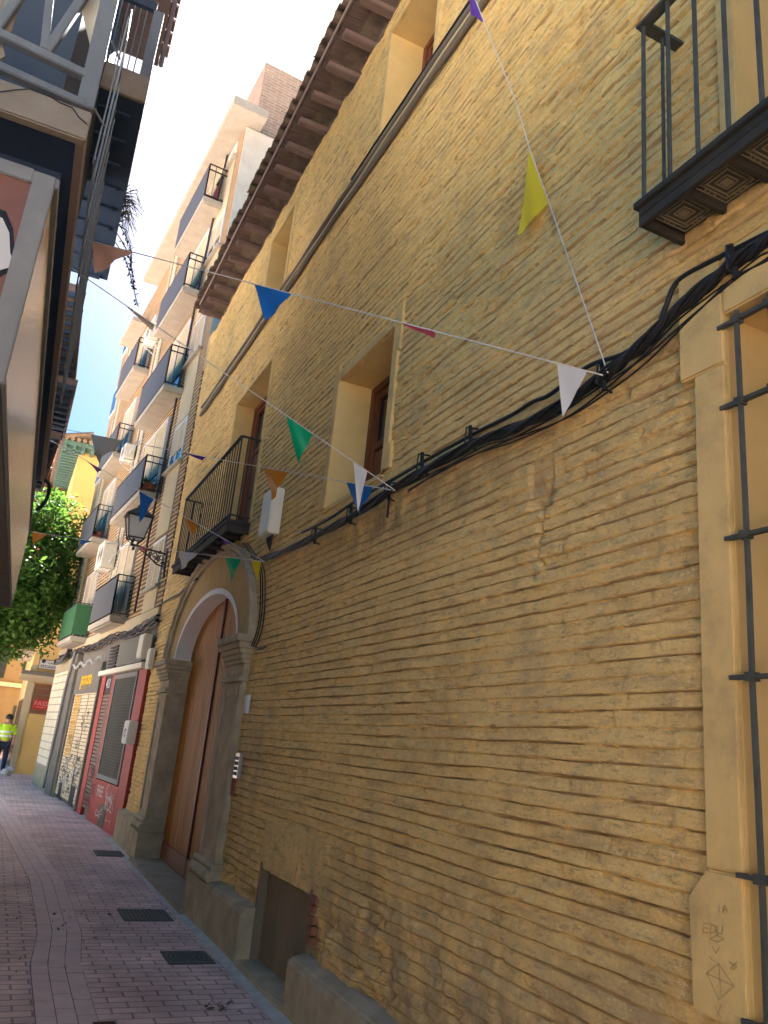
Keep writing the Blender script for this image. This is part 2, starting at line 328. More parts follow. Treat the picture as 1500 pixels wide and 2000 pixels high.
# ================================================================== MAIN BUILDING
main = thing('painted_brick_building', 'long ochre painted brick building with arched wooden portal filling the right side', 'building', (WX, 6, 0))
CH = .0635
OPEN = [(.62, 1.83, .92, 3.25), (.5, 1.74, 3.78, 6.3), (4.87, 5.97, 3.52, 4.70), (8.45, 10.05, 3.95, 6.02),
        (8.50, 9.45, 7.08, 8.27), (4.66, 5.67, 7.08, 8.35), (5.33, 6.43, -.1, .68)]
AC, AR, AH, AZ = 9.82, 2.22, 1.26, 2.60      # hood centre (y), half width, rise, springing
def build_wall():
    fr = [0, .05, .10, .16, .3, .5, .7, .84, .90, .95]
    rows = []; rc = []; rf = []
    nc = int(8.7/CH)+1
    for c_ in range(nc):
        for f_ in fr: rows.append((c_+f_)*CH); rc.append(c_); rf.append(f_)
    rows.append(nc*CH); rc.append(nc); rf.append(0)
    rows = np.array(rows); rc = np.array(rc, float); rf = np.array(rf)
    ycol = [-3.]
    while ycol[-1] < 13.45:
        y = ycol[-1]; ycol.append(y+(.08 if y < 1.2 else max(.0105, .0052*y)))
    ycol = np.array(ycol)
    # snap columns to opening edges
    for o_ in OPEN:
        for e in o_[:2]: ycol[np.argmin(abs(ycol-e))] = e
    ycol[-1] = 13.45
    Y, Z0 = np.meshgrid(ycol, rows); RC = np.repeat(rc[:, None], len(ycol), 1); RF = np.repeat(rf[:, None], len(ycol), 1)
    wob = .010*(fbm(Y*.9, RC*.25, 5, 3)-.5)*2+.0035*(fbm(Y*6, RC*3.7, 9, 2)-.5)*2
    Z = Z0+wob
    # groove: 0 = joint centre
    d = np.minimum(RF, 1-RF)                    # distance to the joint in course units
    gw = .04+.06*fbm(Y*3, RC*1.7, 21, 3)
    gw = gw+.045*np.clip((Z-3.2)/2, 0, 1); gz = np.clip((gw-d)/.04, 0, 1)
    gdep = np.clip((fbm(Y*1.3, RC*2.3, 31, 3)-.33)*3.6, .10, 1)*.034
    gdep *= np.clip((fbm(Y*7, RC*5.1, 37, 2)-.12)*2.4, .2, 1.2)
    h = -gz*gdep
    # flat course face leans: upper edge proud (drip), lower edge back
    h += (.5-RF)*(.002+.011*fbm(Y*2.3, RC*3.1, 15, 2))*(RF > 0)
    # individual bricks
    bl = .27+.06*_h(RC, 0*RC, 3); bi = np.floor(Y/bl+RC*.5+_h(RC, 1+0*RC, 4)); bf = (Y/bl+RC*.5+_h(RC, 1+0*RC, 4))-bi
    h += (_h(bi, RC, 11)-.5)*.008+(_h(RC, RC*0, 12)-.5)*.003
    vj = np.clip(1-np.minimum(bf, 1-bf)*bl/.008, 0, 1)*(_h(bi, RC, 13) > .55); h -= vj*.004
    # lumps and chips
    h += (fbm(Y*9, Z*22, 41, 4)-.5)*.010+(fbm(Y*45, Z*60, 43, 2)-.5)*.0045
    ch = fbm(Y*5, Z*16, 51, 4); h -= np.clip((ch-.575)*18, 0, 1)*.014*np.clip(fbm(Y*1.1, Z*1.6, 57, 2)*2.-.5, 0, 1)
    h += (fbm(Y*.5, Z*.5, 61, 2)-.5)*.02
    # rough eroded foot of the wall
    ero = np.clip((1.15-Z)/.6, 0, 1)*np.clip((7.9-Y)/.6, 0, 1)
    rr = fbm(Y*7, Z*9, 71, 5); h += ero*((rr-.5)*.055-.006)
    h -= ero*np.clip((fbm(Y*4, Z*7, 75, 3)-.58)*9, 0, 1)*.03
    # plaster skim over some zones hides the joints (vertical tooling over the low blocked opening)
    zl = ((Y > 5.15) & (Y < 6.5) & (Z > .68) & (Z < 1.03))
    h = np.where(zl, .008+(vn(Y*26, Z*3, 81)-.5)*.016+(fbm(Y*8, Z*8, 82)-.5)*.014, h)
    # crack and knocked-out patch below the cable
    pc = (Y > 2.86) & (Y < 3.04) & (Z > 2.79) & (Z < 3.03)
    e = fbm(Y*14, Z*14, 91, 3); h = np.where(pc, h*1.2-.016-.03*(e-.4), h)
    cx = 2.98-.03*np.sin(Z*14)-.02*(fbm(Z*20, Z*0, 93, 3)-.5)*3-(2.79-Z)*.22
    cr = (Z < 2.82) & (Z > 2.50) & (abs(Y-cx) < .014+.008*(vn(Z*50, 0*Z, 94)-.5)); h = np.where(cr, h-.022, h)
    X = WX-h
    n, m = Y.shape
    V = np.stack([X, Y, Z], -1).reshape(-1, 3)
    idx = np.arange(n*m).reshape(n, m)
    F = np.stack([idx[:-1, :-1], idx[1:, :-1], idx[1:, 1:], idx[:-1, 1:]], -1)
    yc = (Y[:-1, :-1]+Y[1:, 1:])/2; zc = (Z0[:-1, :-1]+Z0[1:, 1:])/2
    keep = np.ones(yc.shape, bool)
    for (a, b, c_, d_) in OPEN: keep &= ~((yc > a) & (yc < b) & (zc > c_) & (zc < d_))
    ins = (((yc-AC)/(AR-.02))**2+(np.maximum(zc-AZ, 0)/(AH-.02))**2 < 1)
    ins2 = ins & (zc > AZ-.02) | ((abs(yc-AC) < AR-.12) & (zc <= AZ))
    keep &= ~ins2
    top = 8.60+.10*fbm(yc*3, yc*0, 99, 3); keep &= zc < top
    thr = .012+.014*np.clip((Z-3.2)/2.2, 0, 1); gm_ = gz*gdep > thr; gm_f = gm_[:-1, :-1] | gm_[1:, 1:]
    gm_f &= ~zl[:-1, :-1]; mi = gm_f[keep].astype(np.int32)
    F = F[keep].reshape(-1, 4)
    me = bpy.data.meshes.new('wall'); me.vertices.add(len(V)); me.vertices.foreach_set('co', (V-np.array([WX, 6, 0])).ravel())
    me.loops.add(F.size); me.loops.foreach_set('vertex_index', F.ravel().astype(np.int32))
    me.polygons.add(len(F)); me.polygons.foreach_set('loop_start', np.arange(0, F.size, 4, dtype=np.int32))
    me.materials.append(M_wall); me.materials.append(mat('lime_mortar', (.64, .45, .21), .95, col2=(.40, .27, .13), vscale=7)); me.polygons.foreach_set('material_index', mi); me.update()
    o = bpy.data.objects.new('wall', me); C.objects.link(o); o.parent = main; return o
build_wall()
def reveal(y0, y1, z0, z1, dep, win_x, kind='window', surround=.1, sprd=True, ear=None, label=None):
    """Deep plastered opening: jambs, soffit, sill, and the joinery at the back."""
    b = MB(); xf = WX-.012
    t = .02
    b.box(xf, y0-t, z0-.02, WX+dep, y0, z1+.02); b.box(xf, y1, z0-.02, WX+dep, y1+t, z1+.02)
    b.box(xf, y0-t, z1+.002, WX+dep, y1+t, z1+.03)
    b.box(xf, y0-t, z0-.035, WX+dep, y1+t, z0-.003)
    o = b.build('reveal', M_jamb, main)
    s = MB(); q = surround; xs_ = WX-.016
    for (ya, yb, za, zb) in ((y0-q, y0-.001, z0, z1+q*.8), (y1+.001, y1+q, z0, z1+q*.8), (y0-.001, y1+.001, z1+.001, z1+q*.8)):
        s.box(xs_, ya, za, WX+.02, yb, zb)
    if ear:
        for (ya, yb, za, zb) in ear: s.box(xs_-.002, ya, za, WX+.02, yb, zb)
    s.build('plaster_surround', M_plaster, main, bev=.006)
    X = win_x; f = MB(); wname = kind
    fw = .07
    f.box(X, y0, z0, X+.07, y0+fw, z1); f.box(X, y1-fw, z0, X+.07, y1, z1); f.box(X, y0+fw, z1-fw, X+.07, y1-fw, z1); f.box(X, y0+fw, z0, X+.07, y1-fw, z0+fw)
    w_ = f.build(wname, M_wood_d, main, bev=.004)
    ym = (y0+y1)/2; hh = (z1-z0)
    sh = MB()
    for (a, c_) in ((y0+fw+.004, ym-.004), (ym+.004, y1-fw-.004)):
        sh.box(X+.02, a, z0+fw+.002, X+.05, a+.06, z1-fw-.002); sh.box(X+.02, c_-.06, z0+fw+.002, X+.05, c_, z1-fw-.002)
        nr = 2 if hh < 1.5 else 3
        for i in range(nr+1):
            zc = z0+fw+.002+(hh-2*fw-.004-.06)*i/nr; sh.box(X+.02, a+.06, zc, X+.05, c_-.06, zc+.06)
        for i in range(nr):
            za = z0+fw+.062+(hh-2*fw-.064)*i/nr; zb = z0+fw-.0+(hh-2*fw-.064)*(i+1)/nr
            if i < nr-1 or hh < 1.5 and i == 0: sh.box(X+.032, a+.062, za+.02, X+.044, c_-.062, zb-.02)
    sh.build('shutter_leaf', M_wood_d, w_, bev=.003)
    MB().box(X+.052, y0+fw, z0+fw, X+.058, y1-fw, z1-fw).build('pane', M_glass, w_)
    return w_
reveal(4.87, 5.97, 3.52, 4.70, .42, WX+.30, surround=.10, ear=[(4.72, 4.86, 3.52, 3.72), (5.98, 6.12, 3.52, 3.72), (4.74, 4.86, 4.45, 4.86), (5.98, 6.10, 4.45, 4.86)])
reveal(8.45, 10.05, 3.95, 6.02, .34, WX+.24, kind='balcony_door', surround=.10)
reveal(8.50, 9.45, 7.08, 8.27, .40, WX+.30, surround=.07)
reveal(4.66, 5.67, 7.08, 8.35, .42, WX+.34, surround=.08)
reveal(.5, 1.74, 3.78, 6.3, .45, WX+.36, kind='balcony_door', surround=.09)
reveal(.62, 1.83, .92, 3.25, .5, WX+.42, surround=.10)
# ears and foot block of the right window surround
e = MB()
e.box(WX-.034, 1.832, 3.06, WX+.01, 2.045, 3.52); e.box(WX-.034, .3, 3.252, WX+.01, 1.8315, 3.52)
e.box(WX-.034, 1.832, 1.362, WX+.01, 1.975, 3.058)
e.prism([(WX-.034, 1.832, .95), (WX-.034, 2.04, .95), (WX-.034, 2.05, 1.27), (WX-.034, 1.975, 1.36), (WX-.034, 1.832, 1.36)], (.044, 0, 0))
e.build('window_surround', M_plaster, main, bev=.008)
# carved letters and kite on the foot block
cv = MB(); o_ = Vector((WX-.0345, 2.04, .95)); u_ = Vector((0, -1, 0)); v_ = Vector((0, 0, 1))
def cpt(px, py): p = onX(px, py, WX-.0345); return (2.04-p.y, p.z-.95)
def carve(seq, wd=.0035): stroke(cv, [cpt(*p) for p in seq], u_, v_, o_, wd)
for sq in ([(1376,1803),(1375,1821)], [(1376,1803),(1386,1805)], [(1376,1812),(1385,1813)], [(1375,1821),(1385,1822)],
           [(1390,1806),(1389,1824),(1399,1818),(1398,1808),(1390,1806)], [(1403,1808),(1402,1822),(1411,1824),(1413,1808)],
           [(1406,1770),(1406,1782)], [(1412,1783),(1417,1768),(1423,1781)], [(1414,1777),(1421,1777)],
           [(1388,1834),(1402,1826),(1415,1834),(1402,1840),(1388,1834)], [(1392,1848),(1400,1862),(1407,1850)], [(1386,1868),(1396,1878)],
           [(1405,1882),(1382,1901),(1405,1953),(1435,1926),(1405,1882)], [(1405,1882),(1410,1945)], [(1382,1901),(1435,1926)],
           [(1425,1878),(1436,1886)], [(1428,1892),(1440,1880)], [(1432,1894),(1441,1887)], [(1398,1965),(1410,1990)], [(1410,1962),(1402,1985)]): carve(sq)
cv.build('carved_marks', M_marks, main)
# right window grille
gr = MB(); gx = WX-.03
ycs = [1.77-.135*i for i in range(9)]
for y in ycs: gr.tube([(gx, y+random.uniform(-.004, .004), z) for z in np.linspace(.93, 3.24, 8)], .011, 6)
for z in (.98, 1.36, 1.94, 2.40, 2.88, 3.2):
    gr.beam((gx-.004, 1.85, z), (gx-.004, .6, z), .02, .014)
    for y in ycs: gr.box(gx-.018, y-.016, z-.014, gx+.014, y+.016, z+.014)
gr.build('window_grille', M_iron_g, main)
# blocked opening near the ground, its sill and the bare bricks beside it
b = MB(); b.box(WX+.06, 5.30, -.02, WX+.15, 6.46, .75); b.box(WX-.01, 6.431, .02, WX+.12, 6.46, .72); b.box(WX-.01, 5.30, .02, WX+.12, 5.329, .72); b.box(WX+.02, 5.3, .70, WX+.12, 6.46, .73)
b.build('blocked_opening', M_stone_d, main)
MB().box(1.99, 5.34, 0, WX+.11, 6.43, .045).build('stone_sill', M_stone, main, bev=.01)
b = MB()
for i in range(5):
    z = .40+i*.062; b.box(WX-.022+.008*random.random(), 5.20+.04*random.random(), z, WX+.05, 5.335, z+.048)
b.build('bare_brick', mat('bare_red_brick', (.33, .14, .085), .9, col2=(.24, .11, .07), vscale=12, bump=.004, bscale=50), main, bev=.006)
MB().box(WX-.012, 7.50, 1.12, WX+.02, 7.66, 1.28).box(WX-.01, 7.70, .78, WX+.02, 7.78, .84).build('bare_brick', MATS['bare_red_brick'], main, bev=.006)
# plinth
def plinth(y0, y1, top, x0=2.0, cham=.07):
    b = MB(); b.prism([(x0, y0, -.05), (x0, y0, top-cham*.6), (x0+.015, y0, top-cham*.25), (WX-.005, y0, top), (WX+.06, y0, top), (WX+.06, y0, -.05)], (0, y1-y0, 0)); return b
def seam(mb):
    return mb
pa = plinth(6.44, 7.62, .40).build('plinth', M_stone, main, bev=.012)
plinth(2.2, 5.33, .34).build('plinth', M_stone, main, bev=.012)
plinth(-3, 2.19, .34).build('plinth', M_stone, main, bev=.012)
plinth(12.02, 13.45, .46).build('plinth', M_stone, main, bev=.015)
# ---- portal
J0, J1 = 8.28, 11.35; DX = 2.32
def ell(c_, a, h_, t): return (c_+a*math.cos(t), AZ+h_*math.sin(t))
IC, IA, IH = 9.86, 1.60, .70
ty = MB(); N = 40; rim = []
for i in range(N+1):
    t = math.pi*i/N; y1, z1 = ell(IC, IA, IH, t); y2, z2 = ell(AC, AR-.05, AH-.05, t)
    for kk in range(5):
        f_ = kk/4; ty.v.append((WX-.002+.004*math.sin(i*9.7+kk), y1+(y2-y1)*f_, z1+(z2-z1)*f_))
for i in range(N):
    for kk in range(4): a = i*5+kk; ty.f.append((a, a+1, a+6, a+5))
ty.build('arch_face', mat('combed_plaster', (.52, .36, .15), .9, col2=(.42, .29, .12), vscale=3, bump=.006, bscale=28, stretch=(1, 3.5, .6)), main, smooth=False)
ar = MB()
for i in range(N+1):
    t = math.pi*i/N
    for (x, a, h_) in ((WX-.012, IA+.07, IH+.07), (WX-.014, IA, IH), (DX+.02, IA, IH), (DX+.02, IA+.07, IH+.07)):
        y, z = ell(IC, a, h_, t); ar.v.append((x, y, z))
for i in range(N):
    for kk in range(3): a = i*4+kk; ar.f.append((a, a+4, a+5, a+1))
ar.build('arch_intrados', M_white, main, smooth=False)
hm = MB()
prof = [(WX+.02, -.09), (WX-.045, -.09), (WX-.05, -.05), (WX-.03, -.045), (WX-.03, -.02), (WX-.075, -.01), (WX-.08, .035), (WX+.02, .045)]
for i in range(N+1):
    t = math.pi*(-.01+1.02*i/N); wv = .006*math.sin(i*2.3)
    for (x, r_) in prof: y, z = ell(AC, AR+r_, AH+r_, t); hm.v.append((x+wv, y, z))
for i in range(N):
    for kk in range(len(prof)-1): a = i*8+kk; hm.f.append((a, a+8, a+9, a+1))
hm.build('arch_hood', M_stone, main)
def pilaster(y0, y1, inner):          # inner = +1: the opening lies at larger y
    p = thing_part = MB()
    p.box(WX-.045, y0, .42, DX+.02, y1, 2.16)
    # raised border round a sunk panel
    p.box(WX-.062, y0, .5, WX-.045, y0+.09, 2.14); p.box(WX-.062, y1-.09, .5, WX-.045, y1, 2.14)
    p.box(WX-.062, y0+.09, 2.02, WX-.045, y1-.09, 2.14); p.box(WX-.062, y0+.09, .5, WX-.045, y1-.09, .6)
    o = p.build('pilaster', M_stone, main, bev=.008)
    c_ = MB()
    for (z0, z1, g_) in ((2.16, 2.20, .045), (2.20, 2.23, .02), (2.23, 2.33, .005), (2.33, 2.37, .03), (2.37, 2.42, .05), (2.42, 2.47, .075), (2.47, 2.53, .10), (2.53, 2.60, .13)):
        c_.box(WX-.05-g_, y0-g_*.8, z0+.001, DX+.01+g_*.0, y1+g_*.8, z1)
    c_.build('capital', M_stone, o, bev=.006)
    d_ = MB()
    d_.box(WX-.13, y0-.07, -.05, DX+.01, y1+.06, .36)
    d_.build('pedestal', M_stone, o, bev=.015)
    t = MB()
    k_ = 9
    for zc, rr in ((.42, .055), (.50, .03)):
        poly = []
        for i in range(k_+1):
            a = math.pi*(.5+i/k_); poly.append((WX-.07+rr*1.2*math.cos(a), y0-.04, zc+rr*math.sin(a)))
        poly += [(DX, y0-.04, zc-rr), (DX, y0-.04, zc+rr)]
        t.prism(poly, (0, y1-y0+.08, 0))
    t.build('base_moulding', M_stone, o, smooth=False)
pilaster(7.62, 8.26, 1); pilaster(11.36, 11.98, -1)
MB().box(1.94, J0-.1, 0, DX+.2, J1+.05, .055).build('threshold', mat('threshold_stone', (.36, .30, .21), .8, col2=(.25, .21, .15), vscale=4), main, bev=.01)
# door: two leaves of narrow vertical boards with a kick board
dr = MB(); ym = 9.80
def zt(y): 
    q = 1-((y-IC)/(IA+.06))**2; return AZ+(IH+.05)*math.sqrt(max(q, 0))
def leaf(y0, y1):
    b = MB(); n_ = int((y1-y0)/.085); s_ = (y1-y0)/n_
    for i in range(n_):
        a, c_ = y0+i*s_, y0+(i+1)*s_
        b.prism([(DX+.012, a+.007, .26), (DX+.012, c_-.007, .26), (DX+.012, c_-.007, zt(c_)), (DX+.012, a+.007, zt(a))], (.02, 0, 0))
    b.prism([(DX+.03, y0, .06)]+[(DX+.03, y1, .06)]+[(DX+.03, y1-(y1-y0)*i/10, zt(y1-(y1-y0)*i/10)) for i in range(11)], (.03, 0, 0))
    o = b.build('door_leaf', M_wood, main)
    MB().box(DX-.008, y0, .06, DX+.032, y1-.0, .27).build('kick_board', M_wood_d, o, bev=.005)
leaf(J0-.08, ym-.012); leaf(ym+.012, J1+.1)
MB().box(DX-.014, ym-.035, .06, DX+.04, ym+.035, 3.33).build('door_astragal', mat('door_astragal', (.10, .022, .01), .45), main, bev=.008)
# ---- balcony over the portal
def rail_panel(mb, p, q, z0, z1, n_, r=.009, top=.03):
    p, q = Vector(p), Vector(q)
    for i in range(n_+1):
        a = p.lerp(q, i/n_); mb.tube([(a.x, a.y, z0), (a.x, a.y, z1)], r, 6)
    mb.beam((p.x, p.y, z1), (q.x, q.y, z1), top*1.3, top*.5); mb.beam((p.x, p.y, z0+.06), (q.x, q.y, z0+.06), top, top*.4)
BY0, BY1, BX = 8.38, 11.45, 1.86
b = MB(); b.box(BX, BY0, 3.84, WX, BY1, 3.89).box(BX-.02, BY0-.02, 3.89, WX, BY1+.02, 3.93)
for y in np.arange(BY0, BY1-.05, .33): b.box(BX+.03, y, 3.80, WX, y+.03, 3.84)
b.box(BX, BY0, 3.80, BX+.03, BY1, 3.84)
bal = b.build('balcony_slab', mat('slab_dark', (.06, .055, .05), .8, col2=(.035, .032, .03), vscale=8, bump=.002), main, bev=.004)
b = MB(); rail_panel(b, (BX+.02, BY0+.02, 0), (BX+.02, BY1-.02, 0), 3.93, 4.93, 24, .0065); rail_panel(b, (BX+.02, BY0+.02, 0), (WX, BY0+.02, 0), 3.93, 4.93, 3, .010); rail_panel(b, (BX+.02, BY1-.02, 0), (WX, BY1-.02, 0), 3.93, 4.93, 2, .010)
b.build('railing', M_iron, bal)
# ---- right balcony with patterned tile underside
RY1, RX = 2.06, 1.90
b = MB(); b.box(RX, -1.2, 3.745, WX+.01, RY1, 3.785).box(RX-.015, -1.2, 3.785, WX+.01, RY1+.015, 3.815)
b.box(RX, -1.2, 3.70, RX+.022, RY1, 3.745); b.box(RX+.022, RY1-.022, 3.70, WX+.01, RY1, 3.745)
ty0 = RY1-.022
for i in range(12): b.box(RX+.022, ty0-.205*(i+1)-.012, 3.705, WX+.01, ty0-.205*(i+1)+.012, 3.745)
rb = b.build('balcony_slab', mat('slab_iron_dark', (.045, .04, .028), .7, col2=(.028, .024, .018), vscale=8, bump=.001), main, bev=.003)
t1, t2 = MB(), MB()
for i in range(12):
    ya = ty0-.205*(i+1)+.014; yb = ty0-.205*i-.014; xa = RX+.026; xb = WX-.006
    cx_, cy_ = (xa+xb)/2, (ya+yb)/2; rx, ry = (xb-xa)/2, (yb-ya)/2
    t1.box(xa, ya, 3.738, xb, yb, 3.7435)
    for kq, s_ in enumerate((.92, .72, .54, .30)):
        w_ = .012 if kq != 3 else .03
        for (ax, ay, bx_, by_) in ((-s_, -s_, s_, -s_), (s_, -s_, s_, s_), (s_, s_, -s_, s_), (-s_, s_, -s_, -s_)):
            t2.beam((cx_+ax*rx, cy_+ay*ry, 3.7365), (cx_+bx_*rx, cy_+by_*ry, 3.7365), .006, .003)
    for k_ in range(20):
        a = 2*math.pi*k_/20; t2.beam((cx_+.95*rx*math.cos(a), cy_+.95*ry*math.sin(a), 3.7365), (cx_+.80*rx*math.cos(a+.15), cy_+.80*ry*math.sin(a+.15), 3.7365), .005, .003)
    t2.box(cx_-.2*rx, cy_-.2*ry, 3.734, cx_+.2*rx, cy_+.2*ry, 3.7375)
t1.build('underside_tile', mat('tile_dark', (.05, .042, .03), .35), rb); t2.build('tile_pattern', mat('tile_pale', (.22, .18, .11), .35), rb)
b = MB()
for (yy_, zz_) in [(2.04-.14*i, 0) for i in range(14)]:
    k_ = random.uniform(-.004, .004); b.tube([(RX+.012, yy_, 3.81), (RX+.012+k_, yy_+k_, 4.25), (RX+.012, yy_, 4.72)], .0105, 6)
b.tube([(WX-.10, 2.04, 3.81), (WX-.10, 2.04, 4.72)], .009, 6)
b.beam((RX+.012, 2.06, 4.725), (RX+.012, -1.2, 4.725), .05, .014); b.beam((RX+.012, 2.04, 4.728), (WX+.02, 2.04, 4.728), .05, .014)
b.build('railing', M_iron_g, rb)
# ---- eaves
ev = MB(); EZ = 8.66; EX = 1.76; EY1 = 12.75
b = MB()
for i, y in enumerate(np.arange(-3, EY1, .46)):
    MB().pbox((EX+.03, y, EZ+.03), (WX-EX+.2, 0, -.05+.06), (0, .10, 0), (0, 0, .075)).build('rafter', M_eave, main, bev=.008)
b = MB(); yy = -3.
while yy < EY1:
    ww = .13+.05*random.random(); dz = random.uniform(0, .012); b.pbox((EX, yy, EZ+.135+dz), (WX-EX+.25, 0, .05), (0, ww-.008, 0), (0, 0, .022)); yy += ww
b.build('eave_board', M_eave, main)
b = MB(); b.tube([(EX-.035, y, EZ+.13+.006*math.sin(y*2)) for y in np.arange(-3, EY1+.1, .4)], .016, 8); b.build('gutter_pipe', mat('pipe_pink', (.34, .24, .21), .6), main, smooth=True)
b = MB(); TP = .235
for i in range(int((EY1+3)/TP)+1):
    y = -3+i*TP
    for (xa, za) in ((EX-.10, EZ+.20), (EX+.28, EZ+.285), (EX+.66, EZ+.37)):
        k0 = len(b.v); n_ = 8; jy = random.uniform(-.012, .012); jx = random.uniform(-.02, .02)
        for j in range(n_+1):
            a = math.pi*j/n_
            for (dx_, dz_, rr) in ((0, 0, .085), (.44, .10, .075)):
                b.v.append((xa+dx_+jx, y+jy+rr*math.cos(a), za+dz_+rr*.85*math.sin(a)))
        for j in range(n_): b.f.append((k0+2*j, k0+2*j+1, k0+2*j+3, k0+2*j+2))
        k0 = len(b.v)
        for j in range(n_+1):
            a = math.pi*j/n_
            for (dx_, dz_, rr) in ((0, 0, .068), (.44, .10, .06)):
                b.v.append((xa+dx_+jx, y+jy+rr*math.cos(a), za+dz_+rr*.85*math.sin(a)))
        for j in range(n_): b.f.append((k0+2*j, k0+2*j+2, k0+2*j+3, k0+2*j+1))
        for j in range(n_): b.f.append((k0-2*(n_+1)+2*j, k0-2*(n_+1)+2*j+2, k0+2*j+2, k0+2*j))
        # under tile (channel)
        k0 = len(b.v)
        for j in range(7):
            a = math.pi*(1+j/6)
            for (dx_, dz_) in ((-.01, .0), (.44, .09)): b.v.append((xa+dx_+jx, y+TP/2+.09*math.cos(a), za+.05+dz_+.07*math.sin(a)))
        for j in range(6): b.f.append((k0+2*j, k0+2*j+1, k0+2*j+3, k0+2*j+2))
b.build('roof_tiles', M_tile, main)
b = MB(); b.prism([(EX+.02, -3, EZ+.19), (8, -3, EZ+1.7), (8, -3, EZ-.2), (WX+.3, -3, EZ-.2), (WX+.02, -3, EZ+.12)], (0, EY1+3, 0))
b.build('roof', M_tile, main)
b = MB(); b.box(WX+.55, -3, 0, 8, 13.35, 8.5); b.box(WX+.03, 13.2, 0, WX+.6, 13.44, 8.6); b.build('core', M_dgrey, main)
# ================================================================== CABLES ON THE FACADE
def wob_path(p, q, n_, amp, sd, sag=0):
    p, q = Vector(p), Vector(q); out = []
    for i in range(n_+1):
        t = i/n_; a = p.lerp(q, t)
        out.append(a+Vector((amp*.5*math.sin(t*23+sd*1.7), 0, amp*math.sin(t*17+sd*2.1)+amp*.6*math.sin(t*41+sd)-sag*4*t*(1-t))))
    return out
def chain(pts, n_, fn=None):
    P = [Vector(p) for p in pts]; out = []
    for i in range(len(P)-1):
        p0, p1, p2, p3 = P[max(i-1, 0)], P[i], P[i+1], P[min(i+2, len(P)-1)]
        for k_ in range(n_):
            t = k_/n_; out.append(.5*((2*p1)+(p2-p0)*t+(2*p0-5*p1+4*p2-p3)*t*t+(3*p1-p0-3*p2+p3)*t**3))
    out.append(P[-1]); return out
cb = thing('cable_bundle', 'thick bundle of black cables strung across the ochre brick facade at first floor level', 'cables', (WX-.05, 5, 3.3))
main_px = [(1640,340),(1560,415),(1500,470),(1430,515),(1340,592),(1260,668),(1190,725),(1100,790),(1000,838),(925,868),(835,915),(770,955),(700,1000),(640,1035),(580,1065),(520,1090),(500,1100)]
mp = [onX(x, y, WX-.055) for x, y in main_px]
path = chain(mp, 14)
b = MB()
for s_ in range(7):
    P = []; ph = s_*.9; 
    for i, p in enumerate(path):
        a = i*.20+ph; rr = .012+.012*(s_ % 3)/2
        P.append(p+Vector((rr*math.cos(a), 0, rr*math.sin(a))))
    b.tube(P, (.009, .012, .007)[s_ % 3], 6)
b.build('twisted_cable', M_cable, cb, smooth=True)
b = MB()
for (dz, sd) in ((-.05, 1), (-.062, 2), (-.045, 3)):
    P = [p+Vector((.02, 0, dz*(.35+.9*abs(math.sin(i*.035+sd))))) for i, p in enumerate(path[:150])]
    b.tube(P, .0045, 5)
b.build('loose_cable', M_cable, cb, smooth=True)
up_px = [(1500,455),(1400,505),(1325,548),(1300,600),(1278,648),(1220,690),(1150,715),(1075,770),(1040,785),(1000,810),(930,845),(830,900),(770,935),(700,975),(640,1015),(590,1040)]
b = MB(); b.tube(chain([onX(x, y, WX-.035) for x, y in up_px], 10), .011, 7); b.build('upper_conduit', M_cable, cb, smooth=True)
b = MB()
for (x, y) in ((1185,735),(1440,512),(925,855),(830,905),(765,958),(620,1046),(690,1006)):
    p = onX(x, y, WX-.03); b = MB()
    b.tube([p+Vector((.03, 0, .06)), p+Vector((-.05, 0, .05)), p+Vector((-.055, 0, -.05)), p+Vector((.03, 0, -.07))], .006, 6)
    b.tube([p+Vector((-.02, .01, .07)), p+Vector((-.02, -.01, -.075))], .012, 6); b.build('cable_bracket', M_cable, cb)
p = onX(760, 975, WX-.04); MB().tube([p, p+Vector((0, 0, -.13))], .008, 6).build('cable_bracket', M_cable, cb)
b = MB()
dn = [(478,1060),(495,1085),(510,1110),(513,1150),(511,1200),(505,1235),(495,1262)]
for dx_ in (0, 5, -4): b.tube(chain([onX(x+dx_, y, WX-.05) for x, y in dn], 8), .007, 6)
b.tube(chain([onX(x, y, WX-.05) for x, y in [(495,1262),(508,1266),(520,1262),(512,1268),(500,1268)]], 6), .006, 5)
b.build('drop_cable', M_cable, cb, smooth=True)
sc_ = thing('string_course_cable', 'pair of dark cables running along the upper facade under the small windows', 'cables', (WX-.03, 5, 6.9))
for z, nm in ((6.82, 'cable'), (6.97, 'cable')):
    b = MB(); b.tube([(WX-.03-.006*math.sin(y*3), y, z+.008*math.sin(y*2.1)+.004*math.sin(y*7)) for y in np.arange(-3, 12.9, .15)], .024, 7); b.build(nm, mat('old_lead_cable', (.15, .12, .09), .9), sc_, smooth=True)
b = MB(); b.tube([(WX-.030, y, 6.905+.01*math.sin(y*1.7)+.006*math.sin(y*6)) for y in np.arange(-3, 12.9, .12)], .012, 6); b.build('cord', M_cream, sc_, smooth=True)
b = MB(); b.tube([(WX-.03, y, 7.06) for y in np.arange(3.9, 6.4, .2)], .010, 6); b.build('cable', M_cable, sc_, smooth=True)
lc = thing('wall_cable', 'dark cable sloping from the lamp side to the arch over the portal', 'cables', (WX-.03, 12.6, 3.4))
b = MB(); b.tube(chain([onX(x, y, WX-.04) for x, y in [(305,1185),(330,1170),(350,1160),(365,1145),(385,1130)]], 6), .016, 6); b.build('cable', M_cable, lc, smooth=True)
